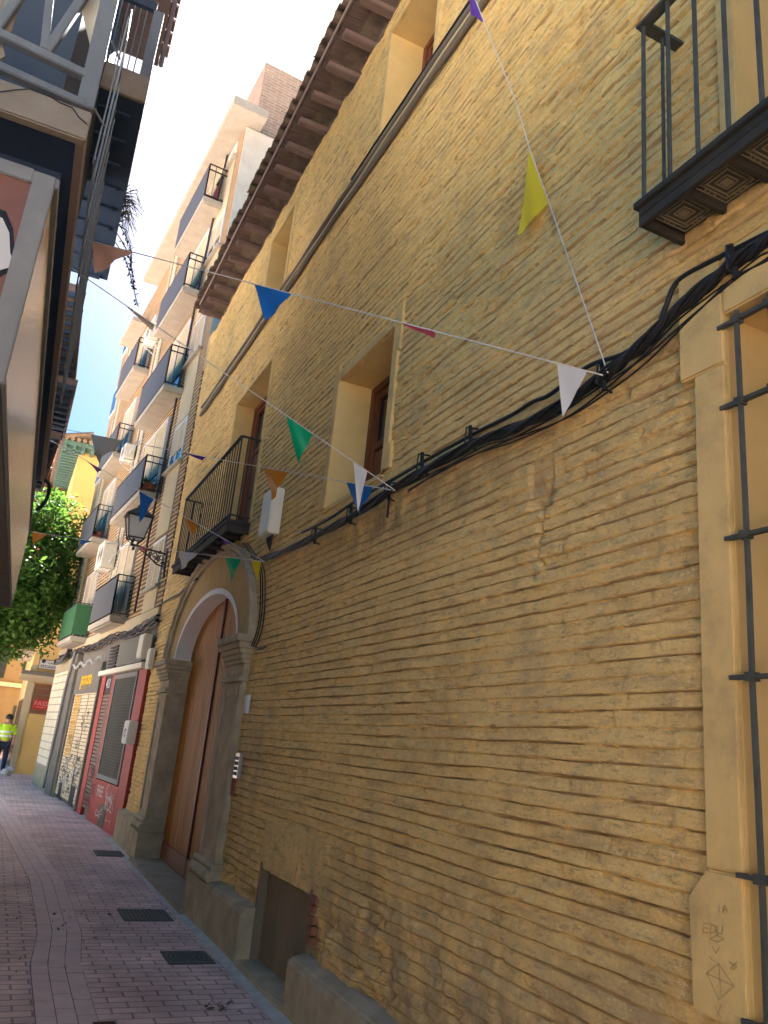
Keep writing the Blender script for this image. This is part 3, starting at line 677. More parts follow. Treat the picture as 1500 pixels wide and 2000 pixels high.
# junction box
p0 = onX(528, 1052, WX-.02); jb = thing('junction_box', 'tall ivory electrical box on ochre bricks above the black cable bundle', 'electrical box', p0)
yA, yB = 7.18, 7.50; zA, zB = 3.55, 4.02
b = MB(); b.box(WX-.13, yA, zA, WX-.01, yB, zB); b.build('case', M_pvc, jb, bev=.01)
b = MB(); b.box(WX-.137, yA+.012, zA+.02, WX-.131, yB-.012, zB-.015); b.build('cover', M_pvc, jb, bev=.004)
b = MB(); 
for i in range(4): b.tube([(WX-.06, yA+.06+i*.06, zA), (WX-.06, yA+.07+i*.04, zA-.06), (WX-.05, yA+.12, zA-.14)], .010, 6)
b.build('gland', M_cable, jb)
# intercom and number plate
ic = thing('intercom_panel', 'steel intercom panel on the brick wall right of the portal', 'intercom', (WX-.02, 7.5, 1.3))
yI = 7.46
MB().box(WX-.035, yI-.07, 1.28, WX-.0, yI+.07, 1.50).build('plate', mat('bright_steel', (.5, .5, .5), .3, metal=.8), ic, bev=.004)
b = MB()
for r_ in range(4):
    for c_ in (-1, 1): b.box(WX-.040, yI+c_*.03-.02, 1.305+r_*.045, WX-.036, yI+c_*.03+.02, 1.335+r_*.045)
b.build('button', M_black_p, ic)
tag(MB().box(WX-.03, 7.40, 1.86, WX-.002, 7.50, 2.03).build('number_plate', M_white_p, bev=.003), 'small white plate fixed to the bricks above the intercom', 'plate')
# ================================================================== APARTMENT BLOCK
az = math.atan2(*ray(-150, 1390)[:2]); AU = Vector((math.sin(az), math.cos(az), 0)); AN = Vector((-AU.y, AU.x, 0)); AP = Vector((2.105, 13.47, 0))
def B(s, o, z): return AP+AU*s+AN*o+Vector((0, 0, z))
def bbox(mb, s0, s1, o0, o1, z0, z1): return mb.pbox(B(s0, o0, z0), AU*(s1-s0), AN*(o1-o0), Vector((0, 0, z1-z0)))
apt = thing('apartment_block', 'tall buff brick apartment block with stacked balconies beyond the ochre building', 'building', B(0, 0, 0))
b = MB(); bbox(b, 0, 11.4, -9, 0, 3.35, 13.5); b.build('wall', M_brick, apt)
b = MB(); bbox(b, -.02, -.001, -9, .0, 8, 13.5); b.build('side_wall', M_gable, apt)
gb = MB(); bbox(gb, .3, 7, -5.5, -.25, 13.5, 15.6); gb.build('roof_room', M_brickx, apt)
gb = MB(); bbox(gb, -.03, .0, -1.0, -.55, 13.0, 13.5); gb.build('patch', M_gable, apt)
b = MB(); bbox(b, -.45, 7.2, -.3, .42, 13.52, 13.72); b.build('roof_slab', M_cream2, apt, bev=.01)
b = MB(); bbox(b, 7.6, 9.4, -.3, .42, 12.5, 12.62); b.build('roof_slab', M_cream2, apt, bev=.01)
b = MB(); bbox(b, 0, 11.3, -9, -.04, 0, 3.35); b.build('ground_floor', M_dgrey, apt)
b = MB(); bbox(b, -.02, 11.38, -.04, .035, 3.30, 3.62); b.build('fascia', M_cream, apt, bev=.006)
# cream panels, windows and sills by the near corner
zs = [4.05, 6.35, 8.62, 10.9, 13.05]
for i, z in enumerate(zs):
    b = MB(); bbox(b, .40, 1.35, 0.0, .018, z-1.32 if i else 3.64, z-.05); b.build('cream_panel', M_cream, apt)
    b = MB(); bbox(b, .30, 1.45, 0.0, .09, z-.05, z+.0); b.build('window_sill', M_cream2, apt, bev=.005)
    if i < 4 or True:
        f = MB(); zt_ = z+.9 if i < 4 else z+.4
        bbox(f, .42, .47, .002, .03, z, zt_); bbox(f, 1.28, 1.33, .002, .03, z, zt_); bbox(f, .47, 1.28, .002, .03, zt_-.05, zt_); bbox(f, .86, .90, .002, .028, z, zt_-.05)
        fo = f.build('window', M_white_p, apt); g_ = MB(); bbox(g_, .47, 1.28, .003, .008, z, zt_-.05); g_.build('pane', M_glass, fo)
        r_ = MB(); zz = zt_-.05
        while zz > z+(.35 if i % 2 else .05): bbox(r_, .47, 1.28, .009, .02, zz-.045, zz-.005); zz -= .05
        r_.build('roller_blind', M_cream, fo)
# doors behind balconies + slatted brick strips
def apt_balcony(s0, s1, z, o, ht, screen, name='balcony', th=.12, fins=True):
    b = MB(); bbox(b, s0, s1, 0, o, z, z+th); bbox(b, s0+.05, s1-.05, .0, o-.05, z-.02, z)
    sl_ = b.build('balcony', M_cream2, apt, bev=.006)
    r_ = MB(); zt_ = z+th+ht; zb = z+th+.05
    for (pa_, pb) in (((s0+.02, .0), (s0+.02, o-.02)), ((s0+.02, o-.02), (s1-.02, o-.02)), ((s1-.02, o-.02), (s1-.02, 0))):
        for zz in (zt_, zb, zt_-.13): r_.beam(B(pa_[0], pa_[1], zz), B(pb[0], pb[1], zz), .025, .018)
        L = ((pa_[0]-pb[0])**2+(pa_[1]-pb[1])**2)**.5; nn_ = max(2, int(L/.11))
        for i in range(nn_+1):
            t = i/nn_; s_, o2 = pa_[0]+(pb[0]-pa_[0])*t, pa_[1]+(pb[1]-pa_[1])*t
            big = .02 if i in (0, nn_) else .011
            r_.beam(B(s_, o2, z+th), B(s_, o2, zt_), big, big, up=(0, 1, 0))
    r_.build('railing', M_rail, sl_)
    if screen:
        q = MB(); bbox(q, s0+.04, s1-.04, o-.012, o-.002, z+th+.04, zt_-(.03 if screen is not M_screen else .05)); 
        if screen is M_green: bbox(q, s0+.0, s0+.008, .05, o-.0, z+th+.04, zt_-.03)
        q.build('privacy_screen', screen, sl_)
    # door, its shutter and jamb behind
    d_ = MB(); da, db = s0+.35, s1-.35; zd = z+th; hd = min(1.75, 1.9)
    bbox(d_, da, da+.05, .002, .05, zd, zd+hd); bbox(d_, db-.05, db, .002, .05, zd, zd+hd); bbox(d_, da+.05, db-.05, .002, .05, zd+hd-.05, zd+hd); bbox(d_, (da+db)/2-.03, (da+db)/2+.03, .002, .045, zd, zd+hd-.05)
    do = d_.build('balcony_door', M_white_p, apt); g_ = MB(); bbox(g_, da+.05, db-.05, .003, .010, zd, zd+hd-.05); g_.build('pane', M_glass, do)
    r2 = MB(); zz = zd+hd-.05; lim = zd+random.choice((.1, .6, .9))
    while zz > lim: bbox(r2, da+.05, db-.05, .012, .03, zz-.052, zz-.004); zz -= .056
    r2.build('roller_shutter', M_cream, do)
    return sl_
A1 = [(.80, 3.1, 12.05, .42, .80, M_screen), (1.15, 3.5, 10.12, .42, .78, M_screen), (1.30, 3.85, 8.0, .40, .86, M_screen), (1.68, 4.5, 5.90, .40, .72, M_screen), (2.55, 4.95, 3.58, .34, .80, M_screen)]
A2 = [(5.9, 8.1, 10.3, .38, .80, M_screen), (6.3, 8.4, 8.05, .38, .80, M_screen), (7.0, 9.3, 6.0, .38, .85, M_screen), (6.9, 9.1, 3.52, .40, .80, M_green)]
for a in A1+A2: apt_balcony(*a)
# brick fins between columns
for s_ in (4.7, 5.3, 10.2): 
    b = MB()
    for z in np.arange(3.7, 13.4, .085): bbox(b, s_, s_+.22, 0, .035, z, z+.06)
    b.build('brick_fin', M_cream2, apt)
for (s0, s1) in ((5.0, 5.25), (9.8, 10.15)):
    b = MB(); bbox(b, s0, s1, 0, .012, 3.64, 13.4); b.build('cream_panel', M_cream, apt)
for z in zs:
    f = MB(); bbox(f, 10.5, 11.4, 0, .04, z, z+.9); fo = f.build('window', M_white_p, apt); g_ = MB(); bbox(g_, 10.56, 11.34, .041, .044, z+.05, z+.85); g_.build('pane', M_glass, fo)
# downpipe
b = MB(); pp = [B(s_, .06, z) for s_, z in ((1.0, 13.5), (1.35, 11.2), (1.5, 8.5), (1.62, 6.5), (1.75, 5.2), (1.75, 3.7))]; b.tube(pp, .022, 8); b.build('downpipe', mat('pipe_brown', (.06, .045, .04), .6), apt, smooth=True)
# ground floor shop fronts
b = MB(); bbox(b, .02, .58, -.04, .03, 0, 2.60); bbox(b, 2.46, 2.75, -.04, .03, .0, 2.60); bbox(b, 3.45, 3.85, -.04, .03, 0, 2.60); bbox(b, .58, 2.46, -.04, .03, 0, .72)
rf_ = b.build('red_shop_front', M_red, apt, bev=.004)
b = MB(); bbox(b, .60, 2.44, -.02, .05, .74, .82); bbox(b, .60, .68, -.02, .05, .82, 2.58); bbox(b, 2.36, 2.44, -.02, .05, .82, 2.58); bbox(b, .68, 2.36, -.02, .05, 2.5, 2.58); b.build('grille_frame', M_grey, rf_, bev=.004)
b = MB(); bbox(b, .68, 2.36, -.01, .035, .82, 2.5); b.build('mesh_grille', brickmat('mesh_grid', (.075, .073, .062), (.07, .068, .058), (.13, .125, .10), .05, .05, .006, axes='yz', bump=.001), rf_)
b = MB(); bbox(b, .1, 3.9, -.04, .12, 2.61, 2.70); b.build('awning_box', M_pvc, rf_, bev=.01)
def slats(s0, s1, z0, z1, m_, nm, par, st_=.07, o=.0):
    b = MB(); z = z0
    while z < z1: b.pbox(B(s0, o, z), AU*(s1-s0), AN*.018, Vector((0, 0, st_*.82))); z += st_
    return b.build(nm, m_, par)
slats(2.75, 3.45, .15, 2.25, mat('door_shutter', (.20, .13, .09), .6, col2=(.14, .10, .07), vscale=9), 'door_shutter', rf_)
b = MB(); bbox(b, 2.75, 3.45, -.03, .01, 2.25, 2.60); b.build('transom', M_black_p, rf_)
t = MB(); text_mesh(t, '403', B(3.38, .012, 2.36), -AU, (0, 0, 1), .26, bold=.01); t.build('lettering', M_white_p, rf_)
b = MB(); bbox(b, .62, 2.75, -.04, .02, 2.75, 3.24); b.build('grey_panel', mat('olive_panel', (.15, .145, .115), .7), apt, bev=.004)
b = MB()
for i in range(7): bbox(b, 2.85, 3.6, -.0, .03, 2.76+i*.065, 2.79+i*.065)
b.build('vent_louvre', M_black_p, apt)
sh = slats(4.15, 7.0, .1, 2.28, M_shut, 'shop_shutter', apt, .075)
b = MB(); bbox(b, 4.1, 7.15, -.04, .04, 2.30, 2.92); sgn = b.build('shop_fascia', M_dgrey, apt, bev=.004)
for s_ in (4.0, 7.05): b = MB(); bbox(b, s_, s_+.12, -.04, .05, 0, 2.3); b.build('shutter_guide', M_dgrey, apt)
for s_ in (5.05, 6.0): b = MB(); bbox(b, s_, s_+.05, .02, .03, .1, 2.28); b.build('shutter_bar', M_cream, sh)
t = MB(); text_mesh(t, 'gomona', B(6.35, .045, 2.50), -AU, (0, 0, 1), .42, bold=.025)
for i in range(9):
    s_ = 6.2-i*.16; t.pbox(B(s_, .046, 2.50-random.uniform(.06, .18)), AU*.014, AN*.003, Vector((0, 0, .22)))
t.build('lettering', mat('yellow_paint', (.75, .47, .02), .6), sgn)
gf = MB(); rnd = random.Random(4)
def tagstrokes(mb, s0, s1, z0, z1, o, n_, wd, k_=6):
    for i in range(n_):
        cs, cz = rnd.uniform(s0, s1), rnd.uniform(z0, z1); pts = []
        for q in range(k_): pts.append((-(cs-s0)+rnd.uniform(-.22, .22), cz-z0+rnd.uniform(-.09, .12)))
        stroke(mb, pts, -AU, Vector((0, 0, 1)), B(s0, o, z0), wd)
tagstrokes(gf, 4.3, 6.7, .15, .95, .022, 46, .016); tagstrokes(gf, 4.6, 6.4, 1.0, 1.9, .022, 14, .014)
gf.build('black_graffiti', M_black_p, sh)
gf = MB(); tagstrokes(gf, 4.3, 6.8, .2, .9, .024, 22, .014); gf.build('white_graffiti', M_white_p, sh)
b = MB()
for i in range(22):
    z = .95+i*.06
    bbox(b, 5.95+rnd.uniform(0, .15), 6.85, .0185, .0195, z, z+.05)
b.build('yellow_graffiti', mat('amber_paint', (.50, .27, .03), .6), sh)
gf = MB(); text_mesh(gf, 'FREE', B(2.2, .034, .46), -AU, (0, 0, 1), .26, bold=-.005); text_mesh(gf, 'ROL', B(1.35, .034, .3), -AU, (0, 0, 1), .32, bold=-.005); tagstrokes(gf, .7, 2.3, .1, .65, .034, 9, .008)
gf.build('white_graffiti', M_white_p, rf_)
gf = MB(); tagstrokes(gf, 2.2, 3.4, .1, 1.2, .034, 12, .02); gf.build('red_graffiti', mat('dark_red_paint', (.22, .02, .03), .6), rf_)
b = MB(); bbox(b, 1.2, 1.7, .028, .036, .02, .36); b.build('cellar_hatch', mat('hatch', (.12, .10, .07), .7), rf_, bev=.003)
b = MB(); bbox(b, 4.5, 5.0, .02, .03, .04, .42); b.build('cellar_hatch', M_black_p, apt); b = MB(); bbox(b, 6.2, 6.6, .02, .03, .04, .36); b.build('cellar_hatch', M_black_p, apt)
b = MB(); bbox(b, 7.3, 8.2, -.04, .09, 0, 3.28); b.build('pier', M_dgrey, apt, bev=.01)
b = MB(); bbox(b, 8.35, 11.2, -.04, .05, .0, 3.28); pr = b.build('pier', mat('olive_render', (.40, .36, .23), .85, col2=(.30, .27, .17), vscale=4), apt)
b = MB(); bbox(b, 8.5, 11.05, .05, .06, .55, 2.92); b.build('glass_block_panel', M_tilew, pr)
# string of black cables under the first floor
cb2 = thing('cable_tangle', 'sagging tangle of dark cables along the apartment block above the shops', 'cables', B(3, .1, 3.4))
b = MB()
for s_ in range(8):
    P = []
    for i in range(60):
        t = i/59; P.append(B(-.3+11.4*t, .07+.03*math.sin(t*30+s_), 3.36+.05*math.sin(t*14+s_*1.3)+.04*math.sin(t*47+s_*2.2)-.05*math.sin(t*math.pi*3)**2))
    b.tube(P, .014, 5)
b.build('cable', M_cable, cb2, smooth=True)
b = MB(); P = [B(7.9+.2*math.sin(i*.6), .10, 3.3-.1*math.cos(i*.6)) for i in range(22)]; b.tube(P, .018, 5)
for i in range(5): b.tube(chain([B(8.3, .12+.02*i, 3.42), B(9.2, .2, 3.24-.02*i), B(10.3, .2, 3.16), B(10.9, .15, 3.3)], 6), .03, 5)
b.build('coil', M_cable, cb2, smooth=True)
b = MB(); b.tube(chain([B(7.6, .12, 3.35), B(7.7, .14, 2.9), B(7.9, .14, 2.4), B(8.25, .13, .1)], 8), .035, 7); b.build('pipe', M_grey, cb2, smooth=True)
lg = MB(); P = [B(3.9+3.6*i/40, .12, 2.98+.05*math.sin(i*.5)) for i in range(41)]; lg.tube(P, .006, 4)
for i in range(0, 41, 2): lg.box(P[i].x-.02, P[i].y-.02, P[i].z-.05, P[i].x+.02, P[i].y+.02, P[i].z-.0)
tag(lg.build('string_lights', M_white_p), 'short string of small white lights over the dark shop fascia', 'string lights')
# electrical boxes
def ebox(nm, label, s0, s1, z0, z1, dep, cat='electrical box', m_=None):
    t = thing(nm, label, cat, B(s0, 0, z0)); b = MB(); bbox(b, s0, s1, .03, dep, z0, z1); b.build('case', m_ or M_pvc, t, bev=.01)
    b = MB(); bbox(b, s0+.02, s1-.02, dep, dep+.008, z0+.03, z1-.03); b.build('cover', m_ or M_pvc, t, bev=.003)
    return t
ebox('electrical_box', 'larger ivory fuse box under the cable tangle at the block corner', .05, .42, 2.76, 3.16, .16)
ebox('electrical_box', 'smaller ivory box below and right of the larger fuse box', -.33, -.08, 2.57, 2.90, .10)
mt = ebox('meter_cabinet', 'light grey meter cabinet with a black scrawl between red front and brick', -.02, .36, 1.40, 1.76, .16, 'meter cabinet', mat('light_grey', (.72, .72, .68), .6))
t = MB(); stroke(t, [(.08, .12), (.16, .24), (.24, .14), (.14, .1), (.1, .2), (.26, .22)], -AU, Vector((0, 0, 1)), B(.34, .170, 1.4), .014); t.build('scrawl', M_black_p, mt)
# air conditioning units
def acunit(s0, z0, label, sz=.62, hz=.42, dep=.24, o=.05):
    t = thing('air_conditioner', label, 'air conditioner', B(s0, 0, z0), 'air conditioning units on the apartment block')
    b = MB(); bbox(b, s0, s0+sz, o, o+dep, z0, z0+hz); b.build('case', M_pvc, t, bev=.015)
    b = MB()
    c0 = B(s0+sz*.4, o+dep+.004, z0+hz/2)
    for rr in np.linspace(.04, hz*.42, 5): b.tube([c0+AU*rr*math.cos(a)+Vector((0, 0, rr*math.sin(a))) for a in np.linspace(0, 2*math.pi, 17)], .004, 4, cap=False)
    b.build('fan_grille', M_grey, t)
    b = MB()
    for q in (.08, sz-.08): b.beam(B(s0+q, 0, z0-.02), B(s0+q, o+dep, z0-.02), .025, .03); b.beam(B(s0+q, 0, z0-.2), B(s0+q, o+dep, z0-.03), .015, .015)
    b.build('bracket', M_white_p, t)
    b = MB(); b.tube(chain([B(s0-.0, o+.1, z0+.12), B(s0-.15, o+.12, z0+.16), B(s0-.22, .05, z0+.35), B(s0-.25, .02, z0+.5)], 6), .014, 6); b.build('hose', M_white_p, t, smooth=True)
acunit(4.95, 5.05, 'ivory air conditioner under a balcony left of the street lamp', .75, .6, .3)
acunit(2.5, 13.05, 'highest air conditioner just under the roof slab', .5, .32, .26)
acunit(5.1, 10.9, 'pale air conditioner beside the blue screened balcony second from the top', .6, .45)
acunit(5.2, 7.75, 'small air conditioner between the two balcony columns at mid height', .5, .36)
# potted plants on balconies
def pot(p, label, s=1., leaves=26, seed=1, cat='potted plant'):
    t = thing('potted_plant', label, cat, p, 'plant pots on the balconies'); p = Vector(p)
    MB().lathe(p, [(.10*s, 0), (.13*s, .17*s), (.145*s, .17*s), (.145*s, .20*s), (.12*s, .20*s), (.11*s, .18*s)], 14).build('pot', M_terra, t, smooth=False)
    rg = random.Random(seed); b = MB()
    for i in range(leaves):
        a = rg.uniform(0, 6.28); L = rg.uniform(.12, .34)*s; up = rg.uniform(.3, 1)
        d = Vector((math.cos(a)*(1-up*.5), math.sin(a)*(1-up*.5), up)).normalized(); q = d.cross(Vector((0, 0, 1))).normalized()*.02*s
        o = p+Vector((0, 0, .18*s)); b.add([o, o+d*L*.5+q, o+d*L+Vector((0, 0, -.04*s)), o+d*L*.5-q], [(0, 1, 2, 3)])
    b.build('foliage', M_leaf, t)
pot(B(1.95, .20, 6.03), 'terracotta pot plant on the balcony above the lamp', 1.0, 30, 2)
pot(B(7.25, .22, 6.13), 'small dark red pot on the farther balcony left of the lamp', .85, 10, 3)
rc = thing('red_crate', 'red plastic chair back behind the railing of the top balcony', 'chair', B(1.1, .15, 12.17))
b = MB(); bbox(b, 1.05, 1.32, .10, .13, 12.4, 12.72); b.build('backrest', mat('red_plastic', (.45, .06, .06), .5), rc, bev=.01)
b = MB(); bbox(b, 1.05, 1.32, .13, .34, 12.38, 12.41)
for (s_, o_2) in ((1.07, .14), (1.29, .14), (1.07, .32), (1.29, .32)): bbox(b, s_, s_+.02, o_2, o_2+.02, 12.17, 12.38)
b.build('seat', MATS['red_plastic'], rc)
# ================================================================== STREET LAMP
lamp = thing('street_lamp', 'black iron wall lantern with frosted panes on a scrolled bracket', 'street lamp', (2.05, 13.1, 4.4))
LY = 13.05; def_ = None
pb = onY(262, 1062, LY); pw = onY(326, 1082, LY); pw2 = onY(322, 1112, LY)
def L2(px, py): return onY(px, py, LY)
b = MB()
b.tube([L2(255,1062), L2(290,1073), L2(326,1083)], .016, 6); b.tube([L2(268,1068), L2(290,1086), L2(305,1102), L2(321,1108)], .013, 6); b.tube([L2(327,1072), L2(324,1095), L2(319,1130)], .018, 6)
def scroll(cx_, cy_, r_, turns=1.4, ph=0):
    b.tube([L2(cx_+r_*(1-.6*i/20)*math.cos(ph+i/20*turns*6.28), cy_+r_*(1-.6*i/20)*math.sin(ph+i/20*turns*6.28)) for i in range(21)], .009, 5)
for (x, y, r_, ph) in ((303, 1084, 6, 0), (314, 1090, 6, 2), (305, 1095, 5, 4), (294, 1081, 4, 1), (318, 1101, 4, 3), (312, 1079, 3, 5)): scroll(x, y, r_, 1.4, ph)
b.tube([L2(256,1066), L2(259,1058), L2(262,1050)], .02, 6); b.tube([L2(284,1078), L2(284,1086)], .014, 6)
b.build('bracket', M_iron, lamp)
lc_ = L2(264, 1052); lt_ = L2(270, 1009); lw = .19; lwb = .12
cx_, cy_ = lc_.x, LY; zb, zt_ = lc_.z, lt_.z-.02
b = MB(); gl = MB()
bot = [(cx_-lwb, cy_-lwb, zb), (cx_+lwb, cy_-lwb, zb), (cx_+lwb, cy_+lwb, zb), (cx_-lwb, cy_+lwb, zb)]
top = [(cx_-lw, cy_-lw, zt_), (cx_+lw, cy_-lw, zt_), (cx_+lw, cy_+lw, zt_), (cx_-lw, cy_+lw, zt_)]
for i in range(4):
    b.beam(bot[i], top[i], .018, .018, up=(0, 1, .1)); b.beam(bot[i], bot[(i+1) % 4], .022, .02); b.beam(top[i], top[(i+1) % 4], .03, .025)
b.tube([(cx_-lwb, cy_-lwb, zb), (cx_, cy_, zb-.13)], .009, 5); b.tube([(cx_+lwb, cy_-lwb, zb), (cx_, cy_, zb-.13)], .009, 5); b.tube([(cx_-lwb, cy_+lwb, zb), (cx_, cy_, zb-.13)], .009, 5); b.tube([(cx_+lwb, cy_+lwb, zb), (cx_, cy_, zb-.13)], .009, 5)
b.tube([(cx_, cy_, zb-.11), (cx_, cy_, zb-.19)], .022, 8)
fr_ = b.build('lantern_frame', M_iron, lamp)
gl.add([Vector(p)+(Vector((cx_, cy_, p[2]))-Vector(p))*.06 for p in bot+top], [(0, 1, 5, 4), (1, 2, 6, 5), (2, 3, 7, 6), (3, 0, 4, 7), (3, 2, 1, 0)])
gl.build('frosted_pane', mat('frosted', (.8, .8, .78), .4, trans=.5), lamp)
b = MB(); rt = [(cx_+a*lw*1.18, cy_+c_*lw*1.18, zt_+.01) for a, c_ in ((-1, -1), (1, -1), (1, 1), (-1, 1))]; mid_ = [(cx_+a*.06, cy_+c_*.06, zt_+.16) for a, c_ in ((-1, -1), (1, -1), (1, 1), (-1, 1))]
b.add(rt+mid_, [(0, 1, 5, 4), (1, 2, 6, 5), (2, 3, 7, 6), (3, 0, 4, 7), (4, 5, 6, 7), (3, 2, 1, 0)])
b.lathe((cx_, cy_, zt_+.16), [(.05, 0), (.055, .04), (.03, .06), (.012, .08), (.02, .10), (.008, .13)], 8)
b.build('lantern_roof', M_iron, lamp)
# ================================================================== LEFT SIDE
LA = R(1.24); LU = Vector((math.sin(LA), math.cos(LA), 0)); LN = Vector((LU.y, -LU.x, 0))     # LN points to the street
def LB(mb, P, along, out, up): P = Vector(P); return mb.pbox(P, LU*along, LN*out, Vector((0, 0, up)))
sg = thing('shop_sign', 'boxed shop sign with salmon end panel and brushed steel side at upper left', 'shop sign', (-.5, 3, 2.7))
S0 = onZ(8, 752, 2.70); top_z = 3.56
# end panel corner column taken at the street edge
c0 = Vector((S0.x, S0.y, 2.70)); Ls = (onZ(26, 1188, 2.70)-c0).length
b = MB(); b.pbox(c0-LN*1.4+LU*.02, LU*(Ls-.02), LN*1.385, Vector((0, 0, top_z-2.70))); b.build('sign_box', M_dgrey, sg)
b = MB(); b.pbox(c0+LU*.05+Vector((0, 0, .03))-LN*.013, LU*(Ls-.08), LN*.008, Vector((0, 0, top_z-2.70-.07)))
for i in range(1, 4): pass
b.build('steel_panel', M_steel, sg)
b = MB()
b.pbox(c0+LU*.0+Vector((0, 0, 0))-LN*.012, LU*Ls, LN*.014, Vector((0, 0, .028))); b.pbox(c0+Vector((0, 0, top_z-2.70-.04))-LN*.012, LU*Ls, LN*.022, Vector((0, 0, .045)))
b.pbox(c0-LN*.08-LU*.012, LN*.078, LU*.03, Vector((0, 0, top_z-2.70))); b.pbox(c0-LN*1.4-LU*.012+Vector((0, 0, top_z-2.70-.055)), LN*1.32, LU*.03, Vector((0, 0, .06)))
b.pbox(c0-LN*1.4-LU*.012, LN*1.32, LU*.03, Vector((0, 0, .06)))
b.build('sign_frame', M_frame, sg, bev=.004)
b = MB(); b.pbox(c0-LN*1.36+Vector((0, 0, .06)), LN*1.28, LU*.012, Vector((0, 0, top_z-2.70-.115))); b.build('printed_panel', M_salmon, sg)
def onsign(px, py, off): 
    P = c0-LU*off; d = Vector(ray(px, py)); C0 = Vector(CP); t = (P-C0).dot(LU)/d.dot(LU); return C0+d*t
shp = [(-60,420),(-20,415),(5,427),(18,455),(20,495),(27,512),(17,523),(0,528),(-40,520),(-70,500)]
dk = [(-70,405),(-15,404),(12,414),(26,448),(29,492),(37,510),(30,527),(8,536),(-5,545),(-20,600),(-60,620),(-90,560),(-90,450)]
MB().prism([onsign(x, y, .0) for x, y in dk], -LU*.004).build('printed_outline', M_black_p, sg)
MB().prism([onsign(x, y, .0045) for x, y in shp], -LU*.003).build('printed_shape', M_white_p, sg)
# near left building with timber galleries
lb = thing('gallery_building', 'shaded old building with projecting timber galleries overhead at the left', 'building', (-1.3, 5, 0))
gz = 4.4; G = onZ(165, 289, gz); 
b = MB(); P = Vector((-2.15, -9, 0)); b.pbox(P-LN*5, LU*19.6, LN*5, Vector((0, 0, 4.5))); b.build('wall', mat('left_bounce_wall', (.78, .75, .68), .9, col2=(.72, .69, .62), vscale=2, bump=.003), lb)  # unseen facade, kept low, pale and set back to bounce sun into the street
# first gallery: slab soffit, edge strip, beam facing the viewer
W1 = (G-Vector((-1.25, 2.2, 0))).dot(LN)
Gi = G-LN*1.9
b = MB(); b.pbox(G-LN*1.9+Vector((0, 0, .02)), LU*6.4, LN*1.88, Vector((0, 0, .12))); 
for i in range(14): b.pbox(G-LN*1.9+LU*(.3+i*.45)+Vector((0, 0, -.02)), LU*.08, LN*1.8, Vector((0, 0, .04)))
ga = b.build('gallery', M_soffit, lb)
b = MB(); b.pbox(G-LN*.045, LU*6.4, LN*.04, Vector((0, 0, .14))); b.build('edge_board', mat('edge_board', (.26, .20, .17), .8), ga)
hb = onX(178, 232, G.x).z
bh = onY(172, 232, G.y).z-gz
b = MB(); b.pbox(G-LN*1.9-LU*.06, LN*1.9, LU*.06, Vector((0, 0, bh))); b.build('rendered_beam', M_beam, ga, bev=.008)
fy = G.y-.02
def GY(px, py): return onY(px, py, fy)
b = MB(); ck = [GY(x, y) for x, y in ((0,192),(30,188),(60,186),(90,196),(115,212),(140,222),(152,240),(168,254))]
for p in ck: p.y = G.y-.066
b.tube(ck, .0028, 4); b.build('crack', M_black_p, ga)
b = MB()
for (a, c_, wd) in (((-40,115),(165,207),.045), ((-40,48),(172,150),.05), ((165,212),(228,-60),.085), ((-12,62),(40,-10),.045), ((86,98),(103,-60),.04), ((90,100),(170,-20),.045), ((172,205),(178,150),.03)):
    kb_ = b.v.__len__()*.0004; b.beam(GY(*a)+Vector((0, kb_, 0)), GY(*c_)+Vector((0, kb_, 0)), wd, .05, up=(0, 1, 0))
b.build('timber_frame', M_ltwood, ga, bev=.005)
b = MB()
def reed(pxs, yoff):
    base = [onY(x, y, fy+yoff) for x, y in pxs]
    b.prism(base, (0, .015, 0))
reed([(140,-40),(158,-5),(176,85),(185,80),(210,-40)], .06); reed([(176,85),(185,80),(182,130),(176,120)], .06); reed([(-30,-30),(5,60),(22,62),(50,-30)], .05); reed([(-20,60),(0,60),(10,110),(-10,120)], .06)
rd = b.build('reed_blind', M_reed, ga)
b = MB()
for i in range(16):
    f_ = i/15; a = onY(145+f_*58, -40, fy+.055); c_ = onY(176+f_*8, 84, fy+.055); b.tube([a, c_, onY(177+f_*4, 125, fy+.055)], .0035, 4)
b.build('reed', mat('reed_pale', (.42, .37, .27), .9), rd)
b = MB(); b.pbox(G-LN*1.9+LU*.5+Vector((0, 0, .14)), LU*4, LN*1.68, Vector((0, 0, 3.4))); b.build('gallery_wall', mat('gallery_shade_blue', (.045, .06, .085), .9), ga)  # dark blue colour stands for the shade and flare inside the gallery
# street side baluster railing of the gallery
b = MB()
for i in range(22):
    p = G+LU*(.1+i*.17)+LN*(.05+.012*(i % 2)); b.tube([p+Vector((0, 0, -.0)), p+Vector((0, 0, 1.0))], .0045, 5)
for z in (0., 1.0): b.beam(G+LU*.05+LN*.056+Vector((0, 0, z)), G+LU*3.7+LN*.056+Vector((0, 0, z)), .009, .012)
for z in (.25, .7): b.beam(G+LU*.0+Vector((0, 0, z)), G+LU*.1+LN*.056+Vector((0, 0, z)), .009, .009)
b.build('railing', mat('pale_iron', (.20, .22, .24), .5), ga)
for q_ in (0, 1): pass
